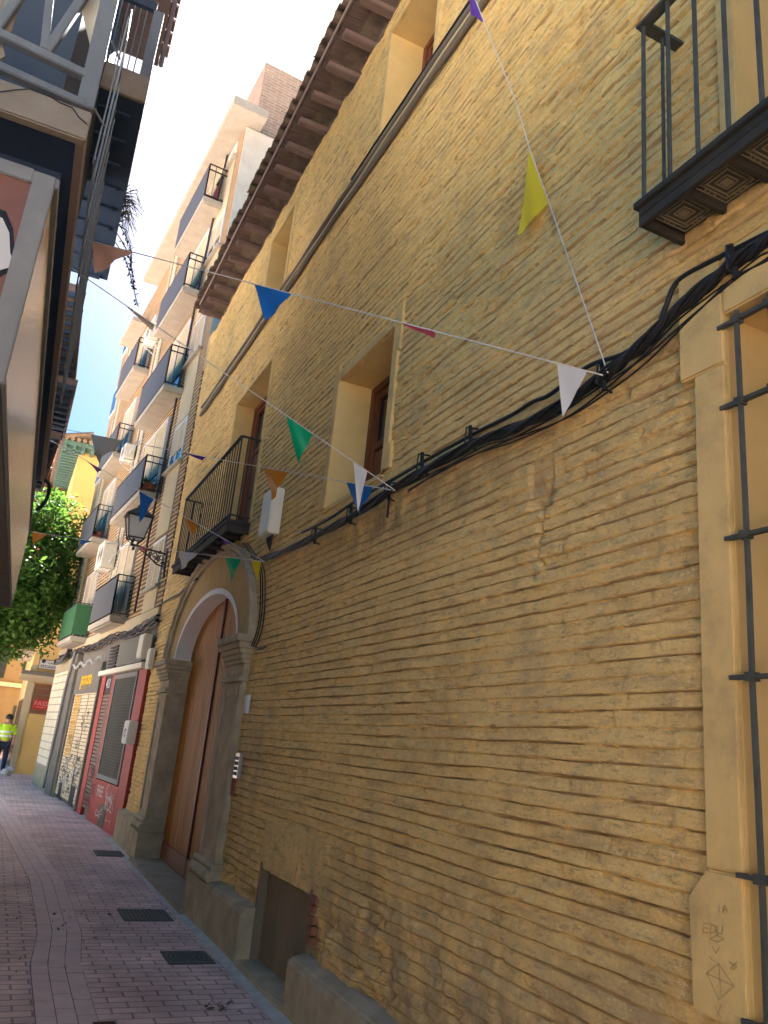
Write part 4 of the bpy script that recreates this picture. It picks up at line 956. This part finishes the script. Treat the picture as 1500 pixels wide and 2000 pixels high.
# second gallery higher up and further on
g2z = 7.4; H0 = onZ(281, 205, g2z); H1 = onZ(222, 182, g2z)
b = MB(); Lg = (onZ(200, 545, g2z)-H0).length
b.pbox(H0-LN*1.7+Vector((0, 0, .0)), LU*Lg, LN*1.7, Vector((0, 0, .16)))
for i in range(9): b.pbox(H0-LN*1.6+LU*(.2+i*.4)+Vector((0, 0, -.03)), LU*.07, LN*1.5, Vector((0, 0, .03)))
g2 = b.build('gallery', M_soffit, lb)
b = MB(); b.pbox(H0-LN*1.7-LU*.04, LN*1.7, LU*.04, Vector((0, 0, .30))); b.build('rendered_beam', M_beam, g2, bev=.006)
b = MB()
for i in range(26):
    p = H0+LU*(.02+i*.13)-LN*.02; b.tube([p+Vector((0, 0, .16)), p+Vector((0, 0, 1.15))], .007, 5)
b.beam(H0-LN*.02+Vector((0, 0, 1.15)), H0+LU*3.3-LN*.02+Vector((0, 0, 1.15)), .03, .03); b.pbox(H0-LN*.10+Vector((0, 0, .16)), LU*.10, LN*.10, Vector((0, 0, 1.0)))
for i in range(5): 
    p = H0-LN*(.16+i*.06); b.tube([p+Vector((0, 0, .2)), p+Vector((0, 0, 1.1))], .006, 5)
b.build('railing', M_ltwood, g2)
b = MB(); b.pbox(H0-LN*1.7+LU*.0+Vector((0, 0, 1.15)), LU*.05, LN*1.62, Vector((0, 0, .1))); b.pbox(H0-LN*1.7+LU*.3+Vector((0, 0, .16)), LU*2.9, LN*1.25, Vector((0, 0, 1.9))); b.build('gallery_wall', MATS['gallery_shade_blue'], g2)
# eaves of that building
ez = 9.5; E0 = onZ(308, 130, ez); 
b = MB(); b.pbox(E0-LU*6-LN*1.7, LU*6, LN*1.7, Vector((0, 0, .14)))
rfb = b.build('roof', M_eave, lb)
b = MB()
for i in range(28):
    p = E0-LU*(i*.21+.1)+Vector((0, 0, .16)); rr = .08; k0 = len(b.v)
    for j in range(9):
        a = math.pi*j/8
        for (oo, dz) in ((.09, 0), (-.5, .13)): b.v.append(tuple(p+LN*oo+LU*rr*math.cos(a)+Vector((0, 0, dz+rr*math.sin(a)))))
    for j in range(8): b.f.append((k0+2*j, k0+2*j+2, k0+2*j+3, k0+2*j+1))
    b.prism([p+LN*.088+LU*rr*math.cos(math.pi*j/8)+Vector((0, 0, rr*math.sin(math.pi*j/8))) for j in range(9)], -LN*.02)
b.build('roof_tiles', M_tile, rfb)
b = MB(); b.tube([E0+LN*.03-LU*6+Vector((0, 0, .03)), E0+LN*.03+Vector((0, 0, .03))], .03, 6); b.build('gutter', mat('gutter_mauve', (.22, .17, .18), .6), rfb)
# dry plant hanging off the gallery edge
pl_ = thing('hanging_plant', 'dry spiky plant hanging over the dark gallery edge against the sky', 'plant', onZ(232, 430, 7.4))
b = MB(); rg = random.Random(5); o = onZ(228, 420, 7.45)
for i in range(70):
    st_ = o+LU*rg.uniform(-.45, .2); a = rg.uniform(-1.2, 1.2); L = rg.uniform(.10, .32)
    p1 = st_+LN*L*.5+LU*L*.4*math.sin(a)+Vector((0, 0, rg.uniform(-.03, .12))); p2 = p1+LN*L*rg.uniform(.2, .5)+LU*L*.3*math.sin(a)+Vector((0, 0, rg.uniform(-.28, .02)))
    b.tube([st_, p1, p2], [.006, .005, .002], 4)
b.build('stem', M_dry, pl_)
b = MB(); vn_ = MB()
for k_ in range(3):
    vp = chain([o+LU*(.1+.2*k_), o+LN*.22+LU*(.3+.2*k_)+Vector((0, 0, -.15)), o+LN*(.30+.08*k_)+LU*(.45+.2*k_)+Vector((0, 0, -.4-.1*k_))], 7); vn_.tube(vp, .006, 4)
    for c_ in vp[4:]:
        for q in range(5):
            d = Vector((rg.uniform(-1, 1), rg.uniform(-1, 1), rg.uniform(-1, .3))).normalized()*.055; e_ = d.orthogonal().normalized()*.014
            b.add([c_, c_+d*.5+e_, c_+d, c_+d*.5-e_], [(0, 1, 2, 3)])
vn_.build('vine', M_dry, pl_)
b.build('leaf', M_dry, pl_)
# farther left buildings (dark eaves and a lamp arm against the sky)
def leftbuilding(nm, label, p_near, p_far, z, drop, depth=1.5, extra=None):
    a = onZ(*p_near, z); c_ = onZ(*p_far, z); t = thing(nm, label, 'building', (a.x-1.2, a.y, 0)); d = (c_-a)
    n_ = Vector((d.y, -d.x, 0)).normalized(); 
    b = MB(); b.pbox(a-n_*2.6, d, n_*2.6, Vector((0, 0, .12))); b.build('roof', M_eave, t)
    b = MB(); b.pbox(a-n_*2.6-Vector((0, 0, a.z)), d, n_*(2.6-1.7), Vector((0, 0, a.z-.01))); b.build('wall', MATS['left_bounce_wall'], t)
    b = MB()
    for i in range(int(d.length/.3)): b.pbox(a+d*(i*.3/d.length)-n_*depth+Vector((0, 0, -.07)), d.normalized()*.07, n_*(depth-.05), Vector((0, 0, .07)))
    b.build('rafter', M_soffit, t)
    bz = z-drop; b = MB(); b.pbox(a-n_*.75+Vector((0, 0, -drop)), d*.96, n_*.47, Vector((0, 0, .14))); sl_ = b.build('balcony', M_soffit, t)
    b = MB()
    for i in range(20): p = a+d*(i/20)-n_*.3+Vector((0, 0, -drop+.14)); b.tube([p, p+Vector((0, 0, .8))], .01, 4)
    b.beam(a-n_*.3+Vector((0, 0, -drop+.94)), a+d*.96-n_*.3+Vector((0, 0, -drop+.94)), .03, .03); b.build('railing', M_iron, sl_)
    return t
leftbuilding('shaded_house', 'second dark house on the left seen as eaves against the sky', (163,575), (146,752), 7.4, 2.4, 1.0)
leftbuilding('shaded_house', 'third dark house on the left with a lower eave near the tree', (150,755), (124,868), 7.0, 2.4, 1.2)
leftbuilding('shaded_house', 'farthest dark house on the left ending just above the green tree', (118,860), (82,962), 5.6, 1.8, 1.0)
tag(MB().tube(chain([onY(x, y, 13.) for x, y in ((82,934),(95,945),(93,970),(80,990),(70,995))], 8), .03, 6).build('loose_cable', M_cable), 'black cable looping down beside the far end of the steel sign', 'cable')
# ================================================================== YELLOW CORNER BUILDING AND BEYOND
YY = 28.5
yb = thing('yellow_building', 'yellow corner building with a teal rafter eave at the end of the street', 'building', (1.5, YY, 0))
A = onY(40, 1440, YY); xc = A.x     # corner x
eaveC = onY(167, 890, YY); ztop = onY(190, 895, YY).z
xl = onY(52, 1350, YY).x
b = MB(); b.box(xl, YY, 0, xl+14, YY+9, ztop+.2); b.build('wall', M_yel, yb)
b = MB(); b.box(xl-.03, YY-.03, 0, xl+.16, YY+.02, 3.3); b.box(xl-.02, YY-.02, 3.3, xl+2, YY+0, 3.36); b.build('corner_pilaster', M_cream, yb)
b = MB(); b.box(xl-.6, YY-.6, ztop+.1, xl+14, YY+9.4, ztop+.24)
ro = b.build('eave', M_teal, yb)
b = MB()
for i in range(26): b.box(xl-.55+i*.3, YY-.55, ztop-.02, xl-.45+i*.3, YY+.1, ztop+.1)
for i in range(26): b.box(xl-.55, YY-.4+i*.34, ztop-.02, xl+.05, YY-.3+i*.34, ztop+.1)
b.build('eave_rafter', M_teal, ro)
b = MB()
for i in range(40): b.tube([(xl-.72+i*.2, YY-.72, ztop+.27), (xl-.72+i*.2, YY+.3, ztop+.6)], .08, 6)
for i in range(40): b.tube([(xl-.72, YY-.72+i*.25, ztop+.27), (xl+.3, YY-.72+i*.25, ztop+.6)], .08, 6)
b.build('roof_tiles', M_tile, ro)
z1 = onY(80, 1312, YY-.34).z-.26
b = MB(); b.box(xl-.25, YY-.30, z1-.06, xl+3, YY+.0, z1+.02); b.box(xl-.3, YY-.36, z1+.02, xl+3, YY, z1+.14); b.build('cornice', M_cream, yb, bev=.01)
b = MB(); b.box(xl-.28, YY-.34, z1+.14, xl+3, YY, z1+.26); b.build('lead_flashing', M_dgrey, yb)
zg = z1-.1
b = MB(); b.box(xl+.22, YY-.05, zg-.95, xl+3, YY+.02, zg); b.build('brown_band', mat('brown_brickwork', (.22, .10, .05), .9, col2=(.16, .07, .04), vscale=6), yb)
b = MB()
for i in range(5): b.box(xl+.22, YY-.055, zg-.95+i*.2, xl+3, YY-.05, zg-.93+i*.2)
b.build('brown_band_joint', M_dgrey, yb)
b = MB(); b.box(xl-.04, YY-.06, zg-1.0, xl+.20, YY+.02, zg); b.build('corner_capital', M_cream, yb, bev=.01)
# left street face of the yellow building: openings
b = MB()
for k_, (ya, yb_) in enumerate(((29.3, 30.3), (31.2, 32.4), (33.6, 35.0))):
    for z in (0, 3.9, 6.7): MB().box(xl-.03, ya, z+.1, xl+.02, yb_, z+2.3).build('window', M_glass, yb)
b = MB()
for z in (3.7, 6.5):
    b.box(xl-.5, 29.0, z, xl+.0, 32.6, z+.12)
bl_ = b.build('balcony', M_cream2, yb)
b = MB()
for z in (3.82, 6.62):
    for i in range(36): b.tube([(xl-.48, 29.0+i*.1, z), (xl-.48, 29.0+i*.1, z+.9)], .01, 4)
    b.beam((xl-.48, 29, z+.9), (xl-.48, 32.6, z+.9), .03, .03)
    for i in range(5): b.tube([(xl-.48+i*.11, 29.0, z), (xl-.48+i*.11, 29.0, z+.9)], .01, 4)
    b.beam((xl-.48, 29, z+.9), (xl, 29, z+.9), .03, .03)
b.build('railing', M_iron, bl_)
def YT(px, py, off=.0): return onY(px, py, YY-off)
ss = thing('street_sign', 'white rectangular street name sign on the yellow wall above the cornice', 'street sign', YT(95, 1300, .05))
p1, p2 = YT(79, 1288, .05), YT(111, 1309, .05)
b = MB(); b.box(p1.x, YY-.04, p2.z, p2.x+.05, YY-.005, p1.z); b.build('plate', M_white_p, ss)
b = MB(); b.box(p1.x-.02, YY-.045, p2.z-.02, p2.x+.07, YY-.01, p2.z); b.box(p1.x-.02, YY-.045, p1.z, p2.x+.07, YY-.01, p1.z+.02); b.box(p1.x-.02, YY-.045, p2.z, p1.x, YY-.01, p1.z); b.box(p2.x+.05, YY-.045, p2.z, p2.x+.07, YY-.01, p1.z); b.build('border', M_dgrey, ss)
t = MB(); hgt = p1.z-p2.z; wd_ = p2.x-p1.x+.05
text_mesh(t, 'CALLE', (p1.x+wd_*.64, YY-.045, p1.z-hgt*.27), (1, 0, 0), (0, 0, 1), hgt*.36, center=True, bold=.012); text_mesh(t, 'ESTUDIOS', (p1.x+wd_*.5, YY-.045, p2.z+hgt*.27), (1, 0, 0), (0, 0, 1), hgt*.40, center=True, bold=.014)
t.lathe((p1.x+wd_*.18, YY-.05, p1.z-hgt*.40), [(.0001, 0), (.05, .03), (.06, .09), (.03, .13)], 8)
t.build('lettering', M_black_p, ss)
p1, p2 = YT(67, 1366, .05), YT(92, 1387, .05); rs = thing('red_sign', 'small red sign with pale letters on the corner wall under the brown band', 'sign', p1)
MB().box(p1.x, YY-.08, p2.z, p2.x+.06, YY-.03, p1.z).build('board', mat('sign_red', (.42, .02, .02), .6), rs)
t = MB(); text_mesh(t, 'FASSI', ((p1.x+p2.x+.06)/2, YY-.084, (p1.z+p2.z)/2+.04), (1, 0, 0), (0, 0, 1), .2, center=True); t.pbox((p1.x+.08, YY-.084, p2.z+.06), (.3, 0, 0), (0, .002, 0), (0, 0, .015)); t.build('lettering', mat('pale_pink', (.6, .3, .28), .6), rs)
# far facades closing the street
fb = thing('ochre_far_building', 'sunlit ochre facades closing the far end of the street', 'building', (-2, 46, 0))
b = MB(); b.box(-14, 46, 0, xl-.02+3, 54, 9); b.build('wall', M_orange, fb)
b = MB()
for i in range(5):
    for z in (.2, 3.6, 6.3): MB().box(-6+i*1.7, 45.95, z, -5.1+i*1.7, 46.02, z+2.1).build('window', M_glass, fb)
b = MB(); 
for z in (3.2, 5.9, 8.8): MB().box(-14, 45.7, z, xl+3, 46, z+.2).build('cornice', M_cream, fb)
rb_ = thing('red_roof_tower', 'red brick rooftop showing between tree and teal eave', 'building', (6, 48, 0))
q = onY(128, 905, 48.); b = MB(); b.box(q.x-.8, 48, 0, q.x+4, 52, q.z+.5); b.build('wall', mat('red_render', (.42, .13, .10), .9), rb_)
# ================================================================== TREES
def tree(label, base, blobs, nleaf, lsize, m_, seed, trunk_r=.16, dens=None):
    t = thing('broadleaf_tree', label, 'tree', base, 'street trees beyond the block'); rg = np.random.RandomState(seed); base = Vector(base)
    b = MB(); zc = min(c_[2]-c_[3]*.5 for c_ in blobs); c0_ = Vector(blobs[0][:3])
    fork = base+Vector((0, 0, max(2.0, zc*.8-base.z)))
    b.tube([base, base+Vector((.05, .03, 1.2)), fork], [trunk_r*1.3, trunk_r, trunk_r*.8], 9)
    for c_ in blobs:
        e_ = Vector(c_[:3]); m_1 = fork.lerp(e_, .5)+Vector((rg.uniform(-.2, .2), rg.uniform(-.2, .2), .2)); b.tube([fork, m_1, e_], [trunk_r*.6, trunk_r*.35, trunk_r*.1], 6)
        for q in range(4):
            f_ = e_+Vector(rg.uniform(-1, 1, 3))*c_[3]*.7; b.tube([m_1.lerp(e_, .6), f_], [trunk_r*.15, .01], 4)
    b.build('trunk', M_bark, t, smooth=True)
    vol = np.array([c_[3]**2 for c_ in blobs]); vol = vol/vol.sum(); V = []; F = []
    ncl = nleaf//14
    for bi in range(len(blobs)):
        c_ = blobs[bi]; n_ = int(ncl*vol[bi])
        d = rg.normal(size=(n_, 3)); d /= np.linalg.norm(d, axis=1)[:, None]; r_ = c_[3]*(.35+.75*rg.rand(n_)**.6)
        cc = np.array(c_[:3])+d*r_[:, None]*np.array([1, 1, .8])
        for p in cc:
            k_ = 14; pts = p+rg.normal(size=(k_, 3))*lsize*1.5; nn_ = rg.normal(size=(k_, 3))+np.array([0, 0, .8]); nn_ /= np.linalg.norm(nn_, axis=1)[:, None]
            a = np.cross(nn_, rg.normal(size=(k_, 3))); a /= np.linalg.norm(a, axis=1)[:, None]; e_ = np.cross(nn_, a); s_ = lsize*(.6+.7*rg.rand(k_))[:, None]
            k0 = len(V)*1
            q = np.stack([pts-a*s_, pts+e_*s_*.42, pts+a*s_, pts-e_*s_*.42], 1).reshape(-1, 3)
            V.append(q)
    V = np.concatenate(V); F = np.arange(len(V)).reshape(-1, 4); off = base
    me = bpy.data.meshes.new('crown'); me.from_pydata((V-np.array(base)).tolist(), [], F.tolist()); me.materials.append(m_); o = bpy.data.objects.new('crown', me); C.objects.link(o); o.parent = t
def tp(px, py, Y, r): p = onY(px, py, Y); return (p.x, p.y, p.z, r)
tree('large bright green tree arching over the street beyond the left houses', (-1.6, 23.5, 0),
     [tp(95,1010,24.5,1.0), tp(75,1080,24,1.1), tp(115,1075,25,.7), tp(60,1150,24,1.1), tp(118,1140,25.5,.75), tp(100,1180,25,.8), tp(30,1200,23,1.0), tp(60,1235,24,.7), tp(10,1255,23,.6), tp(5,1130,23,1.3), tp(-60,1120,23,1.6), tp(40,1020,24,1.1), tp(-70,1220,23,1.2), tp(130,1200,26,.4)], 26000, .085, M_leaf, 3, .2)
tree('red leaved tree top behind the green tree under the eave', (1.9, 35, 0), [tp(110,930,34,.75), tp(125,955,34.5,.6), tp(112,980,34,.7), tp(140,1010,34,.5)], 5000, .10, M_leafr, 8, .12)
# ================================================================== BUNTING
COL = {'salmon': (.70, .40, .28), 'blue': (.02, .16, .50), 'pink': (.62, .10, .18), 'white': (.72, .72, .70), 'beige': (.66, .56, .44), 'green': (.0, .38, .17), 'yellow': (.85, .66, .02),
       'purple': (.13, .05, .36), 'orange': (.72, .27, .02), 'magenta': (.24, .04, .16)}
def lin(p, q, t): return p+(q-p)*t
def bunting(label, path, pens):
    """path: 3D points; pens: (x pixel a, x pixel b, tip px, colour) — the pennant hangs from the cord between the two"""
    P = [Vector(p) for p in path]; t_ = thing('bunting', label, 'bunting', P[-1], 'plastic bunting strung across the street')
    seg = []
    for i in range(len(P)-1):
        for k_ in range(60): seg.append(lin(P[i], P[i+1], k_/60))
    seg.append(P[-1]); b = MB(); b.tube(seg[::6]+[seg[-1]], .0035, 5); b.build('cord', M_cord, t_, smooth=True)
    pj = [proj(p) for p in seg]
    def at(key, axis):
        bi = min(range(len(seg)), key=lambda i: abs(pj[i][axis]-key)); 
        return seg[bi]
    for (ka, kb, tip, col, axis) in pens:
        A_, B_ = at(ka, axis), at(kb, axis); mid = (A_+B_)/2
        dep = (MM.T @ (np.array(mid)-CP))[2]
        q = MM @ (np.array([tip[0]-cpx[0], tip[1]-cpx[1], FPX])*dep/FPX)+CP; T = Vector(q)
        b = MB(); n_ = 7; nrm = (B_-A_).cross(T-A_); nrm = nrm.normalized() if nrm.length > 1e-6 else Vector((1, 0, 0))
        amp = (B_-A_).length*(.05 if col != 'yellow' else .025); ph = random.uniform(0, 6); idx = {}
        for i in range(n_+1):
            for j in range(n_+1-i):
                u, v = i/n_, j/n_; p = A_*(1-u-v)+B_*u+T*v
                p = p+nrm*amp*(math.sin((u-v*.3)*7+ph)*(v+.15)+.6*math.sin(v*5+ph*2)*v); idx[(i, j)] = len(b.v); b.v.append(tuple(p))
        for i in range(n_):
            for j in range(n_-i):
                b.f.append((idx[(i, j)], idx[(i+1, j)], idx[(i, j+1)]))
                if (i+1, j+1) in idx and i+j+2 <= n_: b.f.append((idx[(i+1, j)], idx[(i+1, j+1)], idx[(i, j+1)]))
        o = b.build('pennant', mat('film_'+col, COL[col], .35, trans=.35, spec=.4), t_, smooth=True); o['label'] = col+' pennant'
        kn = MB()
    return t_
W_ = lambda x, y: onX(x, y, WX-.07)
def LF(px, py, X=-.25): return onX(px, py, X)
bunting('upper bunting from the sign corner to the right cable knot with blue and white pennants', [onY(60, 440, 5.6), W_(1178, 733)],
        [(174, 262, (187,534), 'salmon', 0), (488, 566, (520,627), 'blue', 0), (778, 856, (850,660), 'pink', 0), (1080, 1150, (1100,815), 'white', 0)])
bunting('second bunting sloping from the sign to the middle cable bracket with green and white pennants', [onY(40, 455, 5.8), W_(772, 958)],
        [(245, 300, (300,650), 'beige', 0), (565, 607, (582,906), 'green', 0), (692, 722, (699,1000), 'white', 0)])
bunting('bunting rising steeply over the bricks with a yellow and a purple pennant', [W_(1187, 728), onY(1072, 395, 2.95), onY(1034, 290, 3.1), onY(1008, 200, 3.2), onY(905, -60, 3.4)],
        [(290, 396, (1010,460), 'yellow', 1), (-45, 42, (918,28), 'purple', 1)])
bunting('third bunting ending at the middle cable bracket with beige purple orange and blue pennants', [onY(-20, 795, 8.5), lin(onY(125, 838, 9.0), W_(770, 958), 0.0), onY(420, 896, 7.2), W_(770, 958)],
        [(178, 240, (190,905), 'beige', 0), (353, 405, (395,898), 'purple', 0), (515, 563, (529,978), 'orange', 0), (680, 727, (700,1008), 'blue', 0)])
bunting('lower bunting crossing the lamp with blue and orange pennants', [onY(60, 838, 11.), onY(300, 975, 9.2), W_(515, 1096)],
        [(168, 200, (188,922), 'magenta', 0), (271, 299, (275,1022), 'blue', 0), (361, 386, (375,1052), 'orange', 0), (430, 447, (442,1065), 'purple', 0)])
bunting('lowest bunting before the arch with white green and yellow pennants', [onY(20, 1032, 11.5), onY(200, 1060, 10.5), W_(518, 1097)],
        [(62, 92, (63,1064), 'orange', 0), (152, 182, (158,1063), 'blue', 0), (262, 292, (280,1078), 'pink', 0), (349, 386, (353,1112), 'white', 0), (439, 471, (450,1135), 'green', 0), (493, 513, (502,1133), 'yellow', 0)])
# ================================================================== STREET OBJECTS
def cover(x0, y0, x1, y1, label, pat):
    t = thing('drain_cover', label, 'drain cover', ((x0+x1)/2, (y0+y1)/2, 0), 'drain covers set in the paving')
    MB().box(x0, y0, -.01, x1, y1, .007).build('plate', mat('cast_iron', (.13, .135, .125), .6, col2=(.045, .048, .045), vscale=20), t)
    b = MB()
    if pat == 0:
        n_ = 12
        for i in range(n_): xx = x0+.02+(x1-x0-.04)*i/(n_-1); b.box(xx-.006, y0+.02, .007, xx+.006, y1-.02, .012)
        for i in range(8): yy_ = y0+.03+(y1-y0-.06)*i/7; b.box(x0+.02, yy_-.006, .007, x1-.02, yy_+.006, .0115)
    else:
        for r_ in (.05, .09, .13, .16):
            cx2, cy2 = (x0+x1)/2, (y0+y1)/2; b.tube([(cx2+r_*math.cos(a), cy2+r_*math.sin(a), .008) for a in np.linspace(0, 6.283, 25)], .006, 4, cap=False)
        for i in range(18): b.box(x0+.01+i*(x1-x0-.03)/18, y0+.01, .007, x0+.02+i*(x1-x0-.03)/18, y0+.04, .012); b.box(x0+.01+i*(x1-x0-.03)/18, y1-.04, .007, x0+.02+i*(x1-x0-.03)/18, y1-.01, .012)
    b.build('tread', mat('cast_iron_worn', (.13, .135, .125), .5), t)
cover(1.52, 6.48, 1.87, 6.84, 'near square drain cover with ring pattern beside the kerb strip', 1)
cover(1.40, 7.9, 1.84, 8.38, 'middle drain cover with grid tread in front of the portal', 0)
cover(1.58, 11.7, 1.96, 12.2, 'farthest drain cover near the left end of the portal', 0)
lv = MB(); rg = random.Random(9)
def litter(cx3, cy3, n_, sp, s_):
    for i in range(n_):
        x, y = cx3+rg.gauss(0, sp), cy3+rg.gauss(0, sp); a = rg.uniform(0, 6.28); L = s_*rg.uniform(.6, 1.3)
        d = Vector((math.cos(a)*L, math.sin(a)*L, rg.uniform(0, .008))); e_ = Vector((-math.sin(a)*L*.4, math.cos(a)*L*.4, rg.uniform(0, .012))); p = Vector((x, y, .010+rg.uniform(0, .01)))
        lv.add([p-d, p+e_, p+d, p-e_], [(0, 1, 2, 3)])
litter(1.62, 5.45, 26, .07, .022); litter(1.0, 8.1, 10, .12, .018); litter(.9, 7.6, 10, .12, .015); litter(1.2, 6.5, 14, .5, .006); litter(.8, 9, 30, 1.2, .008); litter(1., 12, 30, 1.5, .010); litter(1.5, 6.3, 10, .5, .005)
tag(lv.build('leaf_litter', mat('dry_leaf', (.20, .16, .11), .9, col2=(.12, .09, .06), vscale=30)), 'scattered dry leaves and crumbs on the paving', 'leaf litter', kind='stuff')
tag(MB().pbox((.86, 5.20, .003), (.12, 0, 0), (0, .1, 0), (0, 0, .004)).build('missing_sett', mat('rust_dirt', (.10, .045, .03), .95, bump=.004, bscale=80)), 'small rusty gap where a paving sett is missing', 'paving gap')
# ------------------------------------------------------------------ person in a hi-vis vest
pe = thing('person', 'person in a yellow hi-vis vest and dark trousers bending over bags at the far left', 'person', (.40, 27.5, 0))
PX, PY = .42, 27.5
def skin(name, verts, edges, radii, m_, parent, lvl=2):
    me = bpy.data.meshes.new(name); me.from_pydata([Vector(v) for v in verts], edges, []); me.update(); o = bpy.data.objects.new(name, me); C.objects.link(o)
    md = o.modifiers.new('s', 'SKIN'); 
    for i, r_ in enumerate(radii): me.skin_vertices[0].data[i].radius = (r_, r_)
    me.skin_vertices[0].data[0].use_root = True; sb = o.modifiers.new('d', 'SUBSURF'); sb.levels = lvl; sb.render_levels = lvl
    bpy.context.view_layer.update(); dg = bpy.context.evaluated_depsgraph_get(); me2 = bpy.data.meshes.new_from_object(o.evaluated_get(dg)); bpy.data.objects.remove(o)
    o2 = bpy.data.objects.new(name, me2); C.objects.link(o2); me2.materials.clear(); me2.materials.append(m_)
    for p in me2.polygons: p.use_smooth = True
    o2.location = (PX-.40, 0, 0); o2.parent = parent; return o2
M_skin = mat('skin', (.42, .24, .16), .6)
V = [(0,0,.92),(0,0,1.1),(0,.0,1.3),(.0,-.02,1.44),(0,-.03,1.53),(0,-.05,1.60),(0,-.05,1.68), (-.10,0,.86),(-.11,.03,.48),(-.11,.08,.09),(-.11,-.08,.04), (.10,0,.86),(.12,-.08,.48),(.12,-.02,.09),(.12,-.18,.04),
     (-.19,0,1.40),(-.24,.02,1.14),(-.22,-.12,.92),(-.22,-.16,.84), (.19,0,1.40),(.25,-.02,1.14),(.24,-.18,.95),(.24,-.22,.87)]
E_ = [(0,1),(1,2),(2,3),(3,4),(4,5),(5,6),(0,7),(7,8),(8,9),(9,10),(0,11),(11,12),(12,13),(13,14),(3,15),(15,16),(16,17),(17,18),(3,19),(19,20),(20,21),(21,22)]
rd_ = [.14,.13,.15,.10,.055,.09,.085,.095,.065,.042,.035,.095,.065,.042,.035,.065,.045,.034,.03,.065,.045,.034,.03]
skin('body', V, E_, rd_, M_skin, pe)
def fat(ids, mul): return
def sub(ids, edges, extra, m_, name):
    mp_ = {k_: i for i, k_ in enumerate(ids)}; skin(name, [V[i] for i in ids], [(mp_[a], mp_[c_]) for a, c_ in edges], [rd_[i]+extra for i in ids], m_, pe)
sub([0,7,8,9,11,12,13], [(0,7),(7,8),(8,9),(0,11),(11,12),(12,13)], .018, mat('navy_cloth', (.02, .025, .05), .9), 'trousers')
sub([2,1,0,3,15,16,19,20], [(2,1),(1,0),(2,3),(3,15),(15,16),(3,19),(19,20)], .022, mat('hivis_yellow', (.45, .75, .03), .7), 'hivis_vest')
b = MB(); pc_ = Vector((PX, PY, 0))
for z in (1.08, 1.2): b.lathe(pc_+Vector((0, 0, z)), [(.185, 0), (.188, .02), (.188, .045), (.185, .06)], 20)
b.build('reflective_band', mat('reflective', (.7, .7, .7), .3), pe)
b = MB(); b.lathe(pc_+Vector((0, -.045, 1.60)), [(.10, 0), (.112, .05), (.10, .11), (.06, .15), (.01, .16)], 14); b.build('hair', M_black_p, pe, smooth=True)
b = MB(); rg = random.Random(3)
def bag(c_, r_, label, m_):
    bb = MB(); n_ = 12; pr_ = []
    for i in range(9):
        t = i/8; rr = r_*(math.sin(math.pi*min(t*.85+.08, 1))**.6); pr_.append((max(rr, .01), t*r_*2.0))
    bb.lathe(c_, pr_, n_)
    bb.v = [(x+rg.uniform(-.02, .02), y+rg.uniform(-.02, .02), z) for x, y, z in bb.v]
    tag(bb.build('rubbish_bag', m_, smooth=True), label, 'bag', 'bags at the worker\'s feet')
bag((.72, 27.2, .0), .13, 'pale grey plastic bag beside the hi-vis worker', mat('bag_grey', (.45, .47, .5), .4)); bag((.60, 26.9, .0), .10, 'white plastic bag nearest the viewer beside the worker', M_white_p)
tag(MB().add([(.95, 21.2, .012), (1.12, 21.15, .02), (1.16, 21.3, .012), (1.3, 21.22, .03), (1.25, 21.4, .012), (1.0, 21.36, .02)], [(0, 1, 2, 5), (2, 3, 4, 5)]).build('crumpled_paper', M_white_p), 'crumpled white paper on the paving near the far corner', 'paper')
